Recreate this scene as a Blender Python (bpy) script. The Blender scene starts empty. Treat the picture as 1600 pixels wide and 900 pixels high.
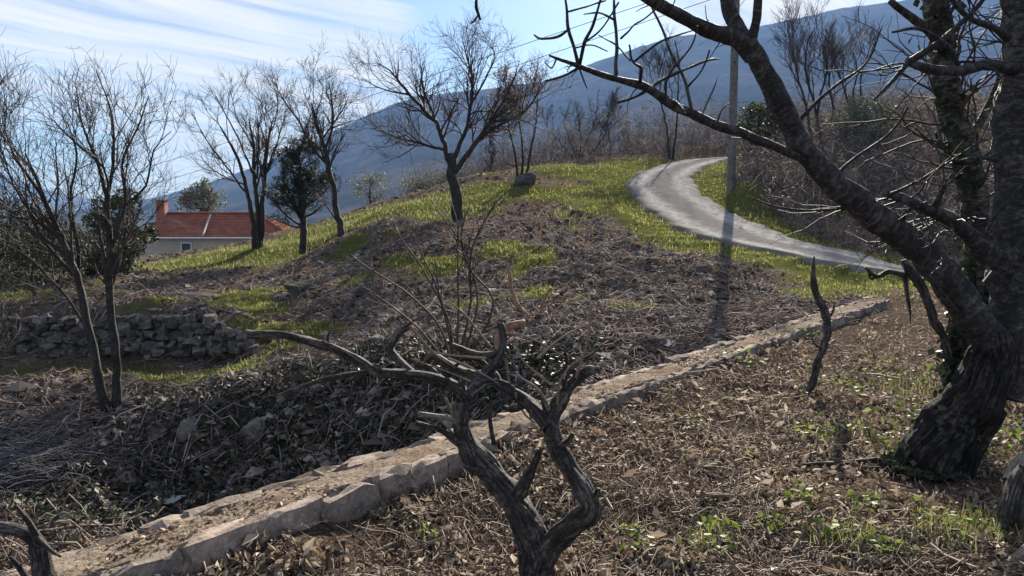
import bpy, bmesh, math, random
import numpy as np
from mathutils import Vector, Matrix

S = bpy.context.scene
COL = S.collection
R = math.radians
rng = np.random.default_rng(7)
random.seed(7)

# ------------------------------------------------------------------ camera, sky, sun
FPX = 1256.0                      # focal length in photo pixels (1600 wide)
PITCH = math.atan(120 / FPX)      # the camera looks a little down: horizon on row 330
EYE = 1.6
cam_d = bpy.data.cameras.new('camera')
cam = bpy.data.objects.new('camera', cam_d); COL.objects.link(cam)
cam.location = (0, 0, EYE)
cam.rotation_euler = (math.pi / 2 - PITCH, 0, 0)
cam_d.sensor_width = 36.0
cam_d.lens = 36.0 * FPX / 1600.0
cam_d.clip_start = 0.05
cam_d.clip_end = 20000
S.camera = cam

SUN_AZ, SUN_EL = R(15.6), R(25)
sd = bpy.data.lights.new('sun', 'SUN'); sd.energy = 5.0; sd.angle = R(0.5); sd.color = (1.0, 0.94, 0.85)
sun = bpy.data.objects.new('sun', sd); COL.objects.link(sun)
sv = Vector((math.sin(SUN_AZ) * math.cos(SUN_EL), math.cos(SUN_AZ) * math.cos(SUN_EL), math.sin(SUN_EL)))
sun.rotation_euler = sv.to_track_quat('Z', 'Y').to_euler()
sun.location = (20, 60, 60)

S.view_settings.view_transform = 'Standard'
S.view_settings.look = 'None'
S.view_settings.exposure = 1.62
S.view_settings.gamma = 1.0
S.cycles.use_denoising = True
S.cycles.max_bounces = 6
S.cycles.volume_bounces = 0
S.cycles.transparent_max_bounces = 8


class NT:
    """small helper to write node trees"""
    def __init__(self, tree):
        self.t = tree
    def n(self, typ, **kw):
        nd = self.t.nodes.new('ShaderNode' + typ)
        for k, v in kw.items():
            if k in nd.inputs:
                s = nd.inputs[k]
                if hasattr(v, 'is_linked') and hasattr(v, 'node'):
                    self.t.links.new(v, s)
                else:
                    s.default_value = v
            else:
                setattr(nd, k, v)
        return nd
    def link(self, a, b):
        self.t.links.new(a, b)
    def inp(self, nd, i, v):
        if hasattr(v, 'node') and hasattr(v, 'is_linked'):
            self.t.links.new(v, nd.inputs[i])
        else:
            nd.inputs[i].default_value = v
    def math(self, op, a, b=0.0, clamp=False):
        nd = self.t.nodes.new('ShaderNodeMath'); nd.operation = op; nd.use_clamp = clamp
        self.inp(nd, 0, a); self.inp(nd, 1, b)
        return nd.outputs[0]
    def mix(self, f, a, b, blend='MIX'):
        nd = self.t.nodes.new('ShaderNodeMixRGB'); nd.blend_type = blend
        self.inp(nd, 0, f)
        for i, c in ((1, a), (2, b)):
            if isinstance(c, tuple) and len(c) == 3: c = (*c, 1)
            self.inp(nd, i, c)
        return nd.outputs[0]
    def ramp(self, f, stops, interp='LINEAR'):
        nd = self.t.nodes.new('ShaderNodeValToRGB'); self.inp(nd, 0, f)
        cr = nd.color_ramp; cr.interpolation = interp
        while len(cr.elements) < len(stops): cr.elements.new(0.5)
        for e, (p, c) in zip(cr.elements, stops):
            e.position = p
            if not isinstance(c, tuple): c = (c, c, c)
            e.color = (*c, 1) if len(c) == 3 else c
        return nd.outputs[0]
    def noise(self, vec, scale, detail=4, rough=0.55, out=0, **kw):
        nd = self.n('TexNoise', Scale=scale, Detail=detail, Roughness=rough, **kw)
        if vec is not None: self.link(vec, nd.inputs['Vector'])
        return nd.outputs[out]
    def mapping(self, vec, scale=(1, 1, 1), rot=(0, 0, 0), loc=(0, 0, 0)):
        nd = self.n('Mapping'); self.link(vec, nd.inputs[0])
        nd.inputs['Scale'].default_value = scale; nd.inputs['Rotation'].default_value = rot
        nd.inputs['Location'].default_value = loc
        return nd.outputs[0]


W = bpy.data.worlds.new('World'); S.world = W; W.use_nodes = True
W.node_tree.nodes.clear()
w = NT(W.node_tree)
sky = w.n('TexSky', sky_type='NISHITA'); sky.sun_disc = False
sky.sun_elevation = SUN_EL; sky.sun_rotation = SUN_AZ
sky.altitude = 300; sky.air_density = 1.0; sky.dust_density = 0.6; sky.ozone_density = 2.0
tc = w.n('TexCoord')
CLOUDS = [(100, 30, 15, .42), (420, 110, 13, .42), (650, 170, 10, .38), (250, 90, 12, .3), (1230, 40, 12, .35), (40, 215, 9, -.4), (230, 240, 8, -.3), (600, 10, 11, -.36), (800, 50, 9, -.25), (960, 90, 7, -.25)]
sep = w.n('SeparateXYZ'); w.link(tc.outputs['Generated'], sep.inputs[0])
zc = w.math('ADD', w.math('MAXIMUM', sep.outputs[2], 0.0), 0.10)
cx = w.math('DIVIDE', sep.outputs[0], zc); cy = w.math('DIVIDE', sep.outputs[1], zc)
comb = w.n('CombineXYZ'); w.link(cx, comb.inputs[0]); w.link(cy, comb.inputs[1])
# cirrus drawn out in long streaks along one wind direction
wp = w.mapping(comb.outputs[0], rot=(0, 0, R(38)))
warp = w.noise(wp, 0.5, 3, 0.5, out=1)
wadd = w.n('VectorMath', operation='MULTIPLY_ADD'); w.link(warp, wadd.inputs[0])
wadd.inputs[1].default_value = (0.9, 0.9, 0); w.link(wp, wadd.inputs[2])
big = w.noise(w.mapping(wadd.outputs[0], scale=(0.65, 0.16, 1), loc=(3.9, 2.0, 0)), 1.0, 3, 0.5)
fine = w.noise(w.mapping(wadd.outputs[0], scale=(3.0, 0.26, 1)), 1.7, 8, 0.66)
cl = w.math('ADD', w.math('MULTIPLY', big, 1.0), w.math('MULTIPLY', fine, 1.0))
nd_ = w.n('VectorMath', operation='NORMALIZE'); w.link(tc.outputs['Generated'], nd_.inputs[0])
for cpx_, cpy_, crad, cwt in CLOUDS:      # broad banks of cirrus and the clear gaps between them, by sky direction
    cd = Vector(((cpx_ - 800) / FPX, 1.0, (330 - cpy_) / FPX)).normalized()
    dt = w.n('VectorMath', operation='DOT_PRODUCT'); w.link(nd_.outputs[0], dt.inputs[0]); dt.inputs[1].default_value = cd
    mr = w.n('MapRange', interpolation_type='SMOOTHSTEP'); w.link(dt.outputs['Value'], mr.inputs['Value'])
    mr.inputs['From Min'].default_value = math.cos(math.radians(crad)); mr.inputs['From Max'].default_value = 1.0
    mr.inputs['To Min'].default_value = 0.0; mr.inputs['To Max'].default_value = cwt
    cl = w.math('ADD', cl, mr.outputs[0])
cmask = w.ramp(w.math('MULTIPLY', cl, 0.5), [(0.44, 0.0), (0.55, 0.7), (0.70, 1.0)])
low = w.ramp(sep.outputs[2], [(0.0, 0.4), (0.08, 0.0)])
cmask = w.math('MAXIMUM', cmask, low)
skyc = w.mix(1.0, sky.outputs[0], (0.58, 0.70, 0.90), 'MULTIPLY')
clc = w.ramp(fine, [(0.36, (3.5, 4.2, 5.3)), (0.46, (5.6, 5.75, 5.9)), (0.58, (6.9, 6.6, 6.2)), (0.7, (8.2, 7.6, 6.9))])
final = w.mix(cmask, skyc, clc)
bg = w.n('Background', Strength=0.05); w.link(final, bg.inputs[0])
wo = w.n('OutputWorld'); w.link(bg.outputs[0], wo.inputs[0])


# ------------------------------------------------------------------ helpers
def P(px, py, d):
    """world point seen at photo pixel (px, py), d metres ahead of the camera"""
    X = (px - 800) / FPX; Y = (450 - py) / FPX
    dy = math.cos(PITCH) + Y * math.sin(PITCH)
    dz = -math.sin(PITCH) + Y * math.cos(PITCH)
    k = d / dy
    return np.array((X * k, d, EYE + dz * k))


def link_mesh(name, v, f, mat, parent=None, smooth=True, attrs=None):
    me = bpy.data.meshes.new(name)
    v = np.asarray(v, dtype=np.float32)
    if isinstance(f, np.ndarray):
        k = f.shape[1]; nf = len(f)
        me.vertices.add(len(v)); me.vertices.foreach_set('co', v.ravel())
        me.loops.add(nf * k); me.loops.foreach_set('vertex_index', f.astype(np.int32).ravel())
        me.polygons.add(nf)
        me.polygons.foreach_set('loop_start', np.arange(0, nf * k, k, dtype=np.int32))
        me.update(calc_edges=True)
    else:
        me.from_pydata([tuple(map(float, q)) for q in v], [], [tuple(map(int, q)) for q in f]); me.update()
    me.polygons.foreach_set('use_smooth', np.full(len(me.polygons), smooth))
    for an, arr in (attrs or {}).items():
        if np.ndim(arr) == 2 and arr.shape[1] == 3 and len(arr) == len(v):
            at = me.attributes.new(an, 'FLOAT_VECTOR', 'POINT'); at.data.foreach_set('vector', arr.astype(np.float32).ravel())
        else:
            at = me.attributes.new(an, 'FLOAT', 'POINT'); at.data.foreach_set('value', arr.astype(np.float32).ravel())
    o = bpy.data.objects.new(name, me); COL.objects.link(o)
    if mat: me.materials.append(mat)
    if parent: 
        o.parent = parent
        o.matrix_parent_inverse = Matrix.Translation(-Vector(parent.location))
    return o


def tag(o, label=None, cat=None, group=None, kind=None):
    if label: o['label'] = label
    if cat: o['category'] = cat
    if group: o['group'] = group
    if kind: o['kind'] = kind
    return o


def thing(name, loc, label, cat, group=None):
    o = bpy.data.objects.new(name, None); COL.objects.link(o)
    o.location = tuple(float(q) for q in loc); o.empty_display_size = 0.2
    return tag(o, label, cat, group)


class MB:
    """collects quads / tris (as quads arrays) into one mesh"""
    def __init__(self): self.v = []; self.f = []; self.n = 0; self.k = None
    def add(self, v, f):
        v = np.asarray(v, float).reshape(-1, 3); f = np.asarray(f)
        self.v.append(v); self.f.append(f + self.n); self.n += len(v)
        return self
    def build(self, name, mat, parent=None, smooth=True):
        return link_mesh(name, np.concatenate(self.v), np.concatenate(self.f), mat, parent, smooth)


def norm(a):
    return a / np.maximum(np.linalg.norm(a, axis=-1, keepdims=True), 1e-9)


def tubes(paths, radii, sides=4):
    """many tubes at once: paths (N,m,3), radii (N,m)"""
    N, m, _ = paths.shape
    T = norm(np.gradient(paths, axis=1))
    mean = norm(paths[:, -1] - paths[:, 0])
    ref = np.where(np.abs(mean[:, 2:3]) > 0.75, np.array([[1.0, 0.2, 0]]), np.array([[0, 0, 1.0]]))
    U = norm(np.cross(T, ref[:, None, :])); V = np.cross(T, U)
    a = np.arange(sides) * 2 * np.pi / sides
    v = paths[:, :, None, :] + radii[:, :, None, None] * (np.cos(a)[None, None, :, None] * U[:, :, None, :]
                                                      + np.sin(a)[None, None, :, None] * V[:, :, None, :])
    i = np.arange(m - 1)[:, None] * sides; j = np.arange(sides)[None, :]; j2 = (j + 1) % sides
    q = np.stack([i + j, i + j2, i + sides + j2, i + sides + j], -1).reshape(-1, 4)
    f = (q[None] + (np.arange(N) * m * sides)[:, None, None]).reshape(-1, 4)
    return v.reshape(-1, 3), f


def spline(pts, rad, step):
    """Catmull-Rom through pts, with radii; returns dense path"""
    pts = np.asarray(pts, float); rad = np.asarray(rad, float)
    p = np.vstack([2 * pts[0] - pts[1], pts, 2 * pts[-1] - pts[-2]])
    out = []; ro = []
    for i in range(len(pts) - 1):
        n = max(2, int(np.linalg.norm(pts[i + 1] - pts[i]) / step))
        t = np.linspace(0, 1, n, endpoint=False)[:, None]
        a, b, c, d = p[i], p[i + 1], p[i + 2], p[i + 3]
        out.append(0.5 * (2 * b + (c - a) * t + (2 * a - 5 * b + 4 * c - d) * t ** 2 + (3 * b - a - 3 * c + d) * t ** 3))
        s = (t[:, 0] ** 2 * (3 - 2 * t[:, 0]))
        ro.append(rad[i] * (1 - s) + rad[i + 1] * s)
    out.append(pts[-1:]); ro.append(rad[-1:])
    return np.concatenate(out), np.concatenate(ro)


BARKCO = [None]


def limb(pts, rad, sides=14, step=0.03, gnarl=0.08, ridges=5, twist=3.0, wob=0.0, seed=0, cap=True, fibre=0.0, band=0.0):
    """a single woody limb with uneven, ridged bark; pts dense splined"""
    g = np.random.default_rng(seed + 11)
    path, r = spline(pts, rad, step)
    m = len(path)
    L = np.concatenate([[0], np.cumsum(np.linalg.norm(np.diff(path, axis=0), axis=1))])
    if wob:
        for k in range(3):
            ph = g.uniform(0, 6.28, 3); fr = g.uniform(2, 9, 3) * (1 + k)
            path = path + wob / (1 + k) * r[:, None] * np.sin(L[:, None] * fr + ph) * np.minimum(1, L / 0.2)[:, None]
    T = norm(np.gradient(path, axis=0))
    U = np.zeros_like(path); u = np.cross(T[0], [0.31, 0.2, 0.9])
    for i in range(m):
        u = u - T[i] * np.dot(u, T[i]); u = u / np.linalg.norm(u); U[i] = u
    V = np.cross(T, U)
    a = np.arange(sides) * 2 * np.pi / sides
    A, LL = np.meshgrid(a, L)
    D = np.zeros_like(A)
    for k in range(ridges):
        n_ = g.integers(1, 6); D += np.sin(n_ * A + twist * LL * g.uniform(-1, 1) * n_ * 0.5 + g.uniform(0, 6.28)) / n_ ** 0.5
    for k in range(5):
        n_ = g.integers(0, 4); D += 0.8 * np.sin(n_ * A + g.uniform(6, 45) * LL + g.uniform(0, 6.28))
    D = D * gnarl / 2.2 + g.normal(0, gnarl * 0.15, A.shape)
    if band:
        D += band * 2.2 * fbm(np.cos(A) * 1.3 + LL * 3 + seed, np.sin(A) * 1.3 + LL * 24, seed + 3, 3, .6) + band * 1.6 * fbm(np.cos(A) * 3.2 + LL * 4, np.sin(A) * 3.2 + LL * 5 + seed, seed + 9, 3, .6)
    if fibre:
        tw_ = g.uniform(-1, 1) * 2.2
        for n_, am in ((5, .5), (8, .35), (13, .25)):
            wv = A * n_ + tw_ * n_ * LL * .6 + 1.3 * np.sin(LL * g.uniform(6, 14) + A * 2 + g.uniform(0, 6)) + g.uniform(0, 6)
            md = .45 + .55 * np.sin(LL * g.uniform(4, 11) + A * g.integers(1, 3) + g.uniform(0, 6)) * np.sin(LL * g.uniform(13, 25) + g.uniform(0, 6))
            D += fibre * am * (np.abs(np.sin(wv * .5)) ** .6 - .7) * md * 1.3
        for kk in range(int(3 + L[-1] * 7)):      # knots and old pruning scars
            D += fibre / .3 * g.uniform(.15, .45) * np.exp(-((LL - g.uniform(0, L[-1])) / (r.mean() * g.uniform(.5, 1.1))) ** 2) * np.exp((np.cos(A - g.uniform(0, 6.28)) - 1) * g.uniform(2.5, 6))
    rr = r[:, None] * (1 + D)
    v = path[:, None] + rr[..., None] * (np.cos(A)[..., None] * U[:, None] + np.sin(A)[..., None] * V[:, None])
    bc = np.stack([np.cos(A) * r[:, None], np.sin(A) * r[:, None], LL], -1)
    if cap:
        bc = np.concatenate([bc, bc[-1:] * np.array((.1, .1, 1))], 0)
    BARKCO[0] = bc.reshape(-1, 3)
    if cap:
        e = path[-1] + T[-1] * r[-1] * 0.06
        v = np.concatenate([v, np.broadcast_to(e, (1, sides, 3)) + (v[-1:] - path[-1]) * 0.02], 0); m += 1
    i = np.arange(m - 1)[:, None] * sides; j = np.arange(sides)[None, :]; j2 = (j + 1) % sides
    f = np.stack([i + j, i + j2, i + sides + j2, i + sides + j], -1).reshape(-1, 4)
    return v.reshape(-1, 3), f, path, r


def grow(g, pp, pr, n, t0, t1, ang, length, m=5, wander=0.15, up=0.1, ratio=0.55, tip=0.25, shorten=0.5, rmin=0.003):
    """n child shoots on the parent shoots pp (N,m,3) with radii pr"""
    N, M, _ = pp.shape
    plen = np.linalg.norm(pp[:, -1] - pp[:, 0], axis=1) + 1e-6
    idx = g.choice(N, size=n, p=plen / plen.sum())
    t = g.uniform(t0, t1, n)
    s = t * (M - 1); i = np.minimum(s.astype(int), M - 2); fr = (s - i)[:, None]
    pos = pp[idx, i] * (1 - fr) + pp[idx, i + 1] * fr
    tan = norm(pp[idx, i + 1] - pp[idx, i])
    r0 = (pr[idx, i] * (1 - fr[:, 0]) + pr[idx, i + 1] * fr[:, 0]) * ratio
    perp = norm(np.cross(tan, g.normal(size=(n, 3))))
    a = g.normal(ang, ang * 0.25, n)[:, None]
    d = norm(np.cos(a) * tan + np.sin(a) * perp + np.array([0, 0, up * 1.5]))
    L = length * (1 - shorten * t) * g.uniform(0.6, 1.25, n)
    path = np.zeros((n, m + 1, 3)); path[:, 0] = pos
    for k in range(m):
        d = norm(d + g.normal(0, wander, (n, 3)) + np.array([0, 0, up]))
        path[:, k + 1] = path[:, k] + d * (L / m)[:, None]
    rad = np.maximum(r0, rmin)[:, None] * np.linspace(1, tip, m + 1)[None]
    return path, rad


def leaves(c, size, tilt=1.0, g=rng, aspect=0.55, fold=0.25, up=None):
    """many small folded leaf blades: c (N,3), size (N,)"""
    n = len(c)
    nrm = norm(g.normal(size=(n, 3)) * tilt + np.array([0, 0, 1.0]) if up is None else up + g.normal(size=(n, 3)) * tilt)
    t = norm(np.cross(nrm, g.normal(size=(n, 3)))); b = np.cross(nrm, t)
    s = size[:, None]; fo = (g.uniform(-1, 1, (n, 1)) * fold)
    v = np.stack([c - t * s * 0.5, c + b * s * aspect * 0.5 + nrm * s * fo - t * s * 0.05,
                  c + t * s * 0.5 + nrm * s * fo * 0.6, c - b * s * aspect * 0.5 + nrm * s * fo * 0.8], 1).reshape(-1, 3)
    k = np.arange(n)[:, None] * 4
    f = np.concatenate([k + np.array([[0, 1, 2]]), k + np.array([[0, 2, 3]])], 0)
    return v, f


def clods(c, size, g=rng, flat=0.6, stretch=1.4):
    """many small angular lumps (octahedra with uneven corners)"""
    n = len(c)
    base = np.array([[1, 0, 0], [0, 1, 0], [-1, 0, 0], [0, -1, 0], [0, 0, 1], [0, 0, -1]], float)
    v = base[None] * g.uniform(0.55, 1.25, (n, 6, 1)) + g.normal(0, 0.18, (n, 6, 3))
    v[..., 0] *= stretch; v[..., 2] *= flat
    a = g.uniform(0, 6.28, n); e = g.normal(0, 0.35, n)
    ca, sa, ce, se = np.cos(a), np.sin(a), np.cos(e), np.sin(e)
    x = v[..., 0] * ce[:, None] - v[..., 2] * se[:, None]; z = v[..., 0] * se[:, None] + v[..., 2] * ce[:, None]
    y = v[..., 1]
    v = np.stack([x * ca[:, None] - y * sa[:, None], x * sa[:, None] + y * ca[:, None], z], -1)
    v = v * size[:, None, None] * 0.5 + c[:, None]
    fb = np.array([[0, 1, 4], [1, 2, 4], [2, 3, 4], [3, 0, 4], [1, 0, 5], [2, 1, 5], [3, 2, 5], [0, 3, 5]])
    f = (fb[None] + (np.arange(n) * 6)[:, None, None]).reshape(-1, 3)
    return v.reshape(-1, 3), f


def sstep(a, b, x):
    t = np.clip((x - a) / (b - a), 0, 1); return t * t * (3 - 2 * t)


def lattice(x, y, seed):
    xi = np.floor(x).astype(np.int64); yi = np.floor(y).astype(np.int64)
    def h(i, j):
        k = (i * 374761393 + j * 668265263 + seed * 974634777) & 0x7fffffff
        k = ((k ^ (k >> 13)) * 1274126177) & 0x7fffffff
        return ((k ^ (k >> 16)) & 0xffff) / 65535.0
    fx = x - xi; fy = y - yi; fx = fx * fx * (3 - 2 * fx); fy = fy * fy * (3 - 2 * fy)
    return (h(xi, yi) * (1 - fx) + h(xi + 1, yi) * fx) * (1 - fy) + (h(xi, yi + 1) * (1 - fx) + h(xi + 1, yi + 1) * fx) * fy


def fbm(x, y, seed=1, octv=4, gain=0.5):
    s = 0; a = 1; tot = 0
    for k in range(octv):
        s = s + a * lattice(x * 2 ** k + 17.3 * k, y * 2 ** k - 9.1 * k, seed + k); tot += a; a *= gain
    return s / tot - 0.5


# ------------------------------------------------------------------ materials
def material(name, fn, rough=0.85, spec=0.25, bump=None, trans=None):
    m = bpy.data.materials.new(name); m.use_nodes = True
    t = NT(m.node_tree); m.node_tree.nodes.clear()
    out = t.n('OutputMaterial')
    p = t.n('BsdfPrincipled', Roughness=rough); p.inputs['Specular IOR Level'].default_value = spec
    tcn = t.n('TexCoord'); geo = t.n('NewGeometry')
    c = fn(t, tcn.outputs['Object'], geo)
    bh = None
    if isinstance(c, tuple) and len(c) == 2 and hasattr(c[0], 'node'): c, bh = c
    t.inp(p, 'Base Color', c if not (isinstance(c, tuple) and len(c) == 3) else (*c, 1))
    if bh is not None and bump:
        b = t.n('Bump', Strength=bump[0], Distance=bump[1]); t.link(bh, b.inputs['Height'])
        t.link(b.outputs[0], p.inputs['Normal'])
    sh = p.outputs[0]
    if trans:
        tr = t.n('BsdfTranslucent'); 
        t.inp(tr, 'Color', c if not (isinstance(c, tuple) and len(c) == 3) else (*c, 1))
        mx = t.n('MixShader'); mx.inputs[0].default_value = trans
        t.link(sh, mx.inputs[1]); t.link(tr.outputs[0], mx.inputs[2]); sh = mx.outputs[0]
    t.link(sh, out.inputs[0])
    return m


def ground_fn(t, co, geo):
    at = t.n('Attribute', attribute_name='grass').outputs['Fac']
    lit = t.n('Attribute', attribute_name='litter').outputs['Fac']
    shd = t.n('Attribute', attribute_name='ivy').outputs['Fac']
    n1 = t.noise(co, 1.1, 5, 0.6); n2 = t.noise(co, 9.0, 6, 0.7); n3 = t.noise(co, 38.0, 4, 0.7)
    soil = t.ramp(n2, [(0.3, (0.045, 0.034, 0.026)), (0.5, (0.135, 0.103, 0.078)), (0.64, (0.23, 0.185, 0.15)), (0.75, (0.34, 0.30, 0.26))])
    soil = t.mix(t.ramp(n1, [(0.42, 0.0), (0.62, 0.6)]), soil, (0.13, 0.085, 0.055))
    grass = t.ramp(n3, [(0.3, (0.045, 0.052, 0.016)), (0.55, (0.115, 0.115, 0.035)), (0.75, (0.22, 0.185, 0.08))])
    gm = t.math('ADD', at, t.math('MULTIPLY', t.math('SUBTRACT', n2, 0.5), 1.5))
    gm = t.ramp(gm, [(0.42, 0.0), (0.58, 1.0)])
    ivy = t.ramp(n3, [(0.35, (0.012, 0.016, 0.009)), (0.6, (0.045, 0.052, 0.03)), (0.75, (0.10, 0.095, 0.07))])
    mulch = t.ramp(n3, [(0.3, (0.03, 0.022, 0.016)), (0.5, (0.085, 0.062, 0.046)), (0.7, (0.22, 0.165, 0.125))])
    c = t.mix(lit, soil, mulch)
    c = t.mix(t.math('MULTIPLY', shd, t.ramp(n1, [(0.35, 0.4), (0.55, 1.0)])), c, ivy)
    c = t.mix(gm, c, grass)
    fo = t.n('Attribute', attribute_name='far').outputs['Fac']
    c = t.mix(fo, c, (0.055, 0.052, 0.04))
    h = t.math('ADD', t.math('MULTIPLY', n2, 1.0), t.math('MULTIPLY', n3, 0.4))
    return c, h

M = {}
M['ground'] = material('ground_soil', ground_fn, 0.95, 0.0, bump=(0.9, 0.08))


def bark_fn(dark, mid, light, sc=14, band=0.0):
    def fn(t, co, geo):
        n = t.noise(co, sc, 6, 0.7)
        n2 = t.noise(t.mapping(co, scale=(1, 1, 6)) if band else co, sc * (1.5 if band else 4), 4, 0.7)
        k = t.math('ADD', t.math('MULTIPLY', n, 0.6), t.math('MULTIPLY', n2, 0.4))
        c = t.ramp(k, [(0.36, dark), (0.5, mid), (0.64, light)])
        return c, k
    return fn

def grain_fn(dark, mid, light, sx, sl, fine):
    def fn(t, co, geo):
        bk = t.n('Attribute', attribute_name='bark').outputs['Vector']
        n = t.noise(t.mapping(bk, scale=(sx, sx, sl)), 1.0, 7, 0.68)
        n2 = t.noise(bk, fine, 5, 0.75)
        n3 = t.noise(bk, fine * .12, 3, 0.6)
        k = t.math('ADD', t.math('MULTIPLY', n, 0.6), t.math('MULTIPLY', n2, 0.4))
        c = t.ramp(t.math('ADD', k, t.math('MULTIPLY', t.math('SUBTRACT', n3, .5), .35)), [(0.38, dark), (0.5, mid), (0.63, light)])
        return c, k
    return fn

M['vine_bark'] = material('weathered_bark', grain_fn((0.010, 0.008, 0.0065), (0.050, 0.040, 0.034), (0.25, 0.21, 0.18), 110, 9, 60), 0.75, 0.3, bump=(1.0, 0.03))
M['cherry_bark'] = material('cherry_bark', grain_fn((0.007, 0.006, 0.005), (0.029, 0.024, 0.021), (0.135, 0.118, 0.105), 16, 42, 34), 0.65, 0.35, bump=(1.0, 0.03))
M['foot_bark'] = material('old_trunk_bark', grain_fn((0.005, 0.0042, 0.0036), (0.022, 0.018, 0.0155), (0.115, 0.098, 0.085), 55, 5, 34), 0.85, 0.15, bump=(1.0, 0.05))
M['moss_bark'] = material('mossy_bark', grain_fn((0.012, 0.012, 0.009), (0.055, 0.05, 0.04), (0.24, 0.22, 0.195), 12, 60, 26), 0.85, 0.2, bump=(1.0, 0.03))
M['bare_bark'] = material('ash_bark', bark_fn((0.012, 0.010, 0.009), (0.03, 0.025, 0.022), (0.075, 0.062, 0.054), 6), 0.8, 0.25, bump=(0.5, 0.02))
M['twig'] = material('twig_bark', lambda t, co, geo: t.ramp(geo.outputs['Random Per Island'], [(0.0, (0.03, 0.022, 0.018)), (1.0, (0.085, 0.062, 0.05))]), 0.75, 0.3)
M['dry_stick'] = material('dry_stick', lambda t, co, geo: t.mix(t.noise(co, 30, 3), t.ramp(geo.outputs['Random Per Island'], [(0.0, (0.07, 0.05, 0.036)), (0.45, (0.22, 0.16, 0.108)), (0.8, (0.41, 0.325, 0.235)), (1.0, (0.57, 0.485, 0.375))]), (0.12, 0.09, 0.068)), 0.8, 0.2)
M['pale_wood'] = material('bleached_wood', grain_fn((0.07, 0.05, 0.04), (0.22, 0.18, 0.145), (0.42, 0.37, 0.31), 120, 10, 50), 0.8, 0.2, bump=(0.6, 0.01))
M['cut_wood'] = material('cut_wood', bark_fn((0.12, 0.06, 0.035), (0.26, 0.15, 0.095), (0.38, 0.26, 0.18), 18), 0.8, 0.2)
M['brush'] = material('brush_stems', lambda t, co, geo: t.ramp(geo.outputs['Random Per Island'], [(0.0, (0.09, 0.069, 0.06)), (0.6, (0.21, 0.165, 0.145)), (1.0, (0.34, 0.285, 0.25))]), 0.9, 0.02)
M['blue_brush'] = material('grey_brush_stems', lambda t, co, geo: t.ramp(geo.outputs['Random Per Island'], [(0.0, (0.04, 0.036, 0.036)), (1.0, (0.18, 0.168, 0.17))]), 0.85, 0.15)


def leafmat(name, stops, trans=0.35, rough=0.6, spec=0.35):
    return material(name, lambda t, co, geo: t.ramp(geo.outputs['Random Per Island'], stops), rough, spec, trans=trans)

M['dead_leaf'] = leafmat('dead_leaf', [(0.0, (0.06, 0.044, 0.034)), (0.3, (0.17, 0.118, 0.08)), (0.6, (0.31, 0.228, 0.16)), (0.85, (0.45, 0.36, 0.27)), (1.0, (0.60, 0.52, 0.42))], 0.25, .65, .12)
M['ivy_leaf'] = leafmat('ivy_leaf', [(0.0, (0.010, 0.016, 0.007)), (0.6, (0.026, 0.036, 0.016)), (1.0, (0.07, 0.075, 0.04))], 0.2)
M['green_leaf'] = leafmat('green_leaf', [(0.0, (0.06, 0.10, 0.015)), (1.0, (0.20, 0.24, 0.05))], 0.45)
M['evergreen'] = leafmat('evergreen_leaf', [(0.0, (0.02, 0.028, 0.012)), (0.7, (0.05, 0.06, 0.025)), (1.0, (0.10, 0.105, 0.045))], 0.3)
M['olive_leaf'] = leafmat('olive_leaf', [(0.0, (0.07, 0.075, 0.05)), (1.0, (0.20, 0.205, 0.14))], 0.3)
M['russet_leaf'] = leafmat('russet_leaf', [(0.0, (0.14, 0.085, 0.062)), (1.0, (0.34, 0.22, 0.16))], 0.3)
M['pine'] = leafmat('pine_needles', [(0.0, (0.012, 0.02, 0.01)), (1.0, (0.045, 0.06, 0.03))], 0.2)
M['grass'] = leafmat('grass_blade', [(0.0, (0.06, 0.080, 0.02)), (0.5, (0.16, 0.185, 0.045)), (0.8, (0.26, 0.25, 0.08)), (1.0, (0.38, 0.32, 0.17))], 0.5)


def stone_fn(a, b, c):
    def fn(t, co, geo):
        oi = t.n('ObjectInfo').outputs['Random']
        mv = t.n('VectorMath', operation='ADD'); t.link(geo.outputs['Position'], mv.inputs[0])
        n = t.noise(mv.outputs[0], 11, 6, 0.7); n2 = t.noise(mv.outputs[0], 60, 4, 0.7)
        k = t.math('ADD', t.math('MULTIPLY', n, 0.65), t.math('MULTIPLY', n2, 0.35))
        col = t.ramp(k, [(0.35, a), (0.52, b), (0.66, c)])
        tint = t.ramp(oi, [(0, (0.5, 0.46, 0.43)), (0.5, (0.88, 0.83, 0.78)), (1, (1.2, 1.1, 1.0))])
        return t.mix(1.0, col, tint, 'MULTIPLY'), k
    return fn

M['limestone'] = material('limestone', stone_fn((0.055, 0.052, 0.049), (0.14, 0.134, 0.127), (0.28, 0.27, 0.256)), 0.95, 0.04, bump=(0.7, 0.02))
M['wall_stone'] = material('wall_stone', stone_fn((0.11, 0.09, 0.078), (0.28, 0.24, 0.21), (0.46, 0.41, 0.365)), 0.95, 0.04, bump=(0.7, 0.02))
M['clod'] = material('clods', lambda t, co, geo: t.ramp(geo.outputs['Random Per Island'], [(0.0, (0.05, 0.039, 0.031)), (0.5, (0.14, 0.108, 0.086)), (0.8, (0.23, 0.19, 0.16)), (1.0, (0.40, 0.37, 0.34))]), 0.95, 0.0)


def walltop_fn(t, co, geo):
    n = t.noise(co, 4, 5, 0.6); n2 = t.noise(co, 42, 5, 0.75)
    c = t.ramp(n2, [(0.36, (0.07, 0.05, 0.036)), (0.46, (0.22, 0.172, 0.13)), (0.64, (0.37, 0.305, 0.24))])
    c = t.mix(t.ramp(n, [(0.5, 0.0), (0.66, 0.65)]), c, (0.15, 0.095, 0.06))
    return c, n2
M['wall_top'] = material('earth_mortar', walltop_fn, 0.95, 0.0, bump=(0.8, 0.03))

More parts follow.
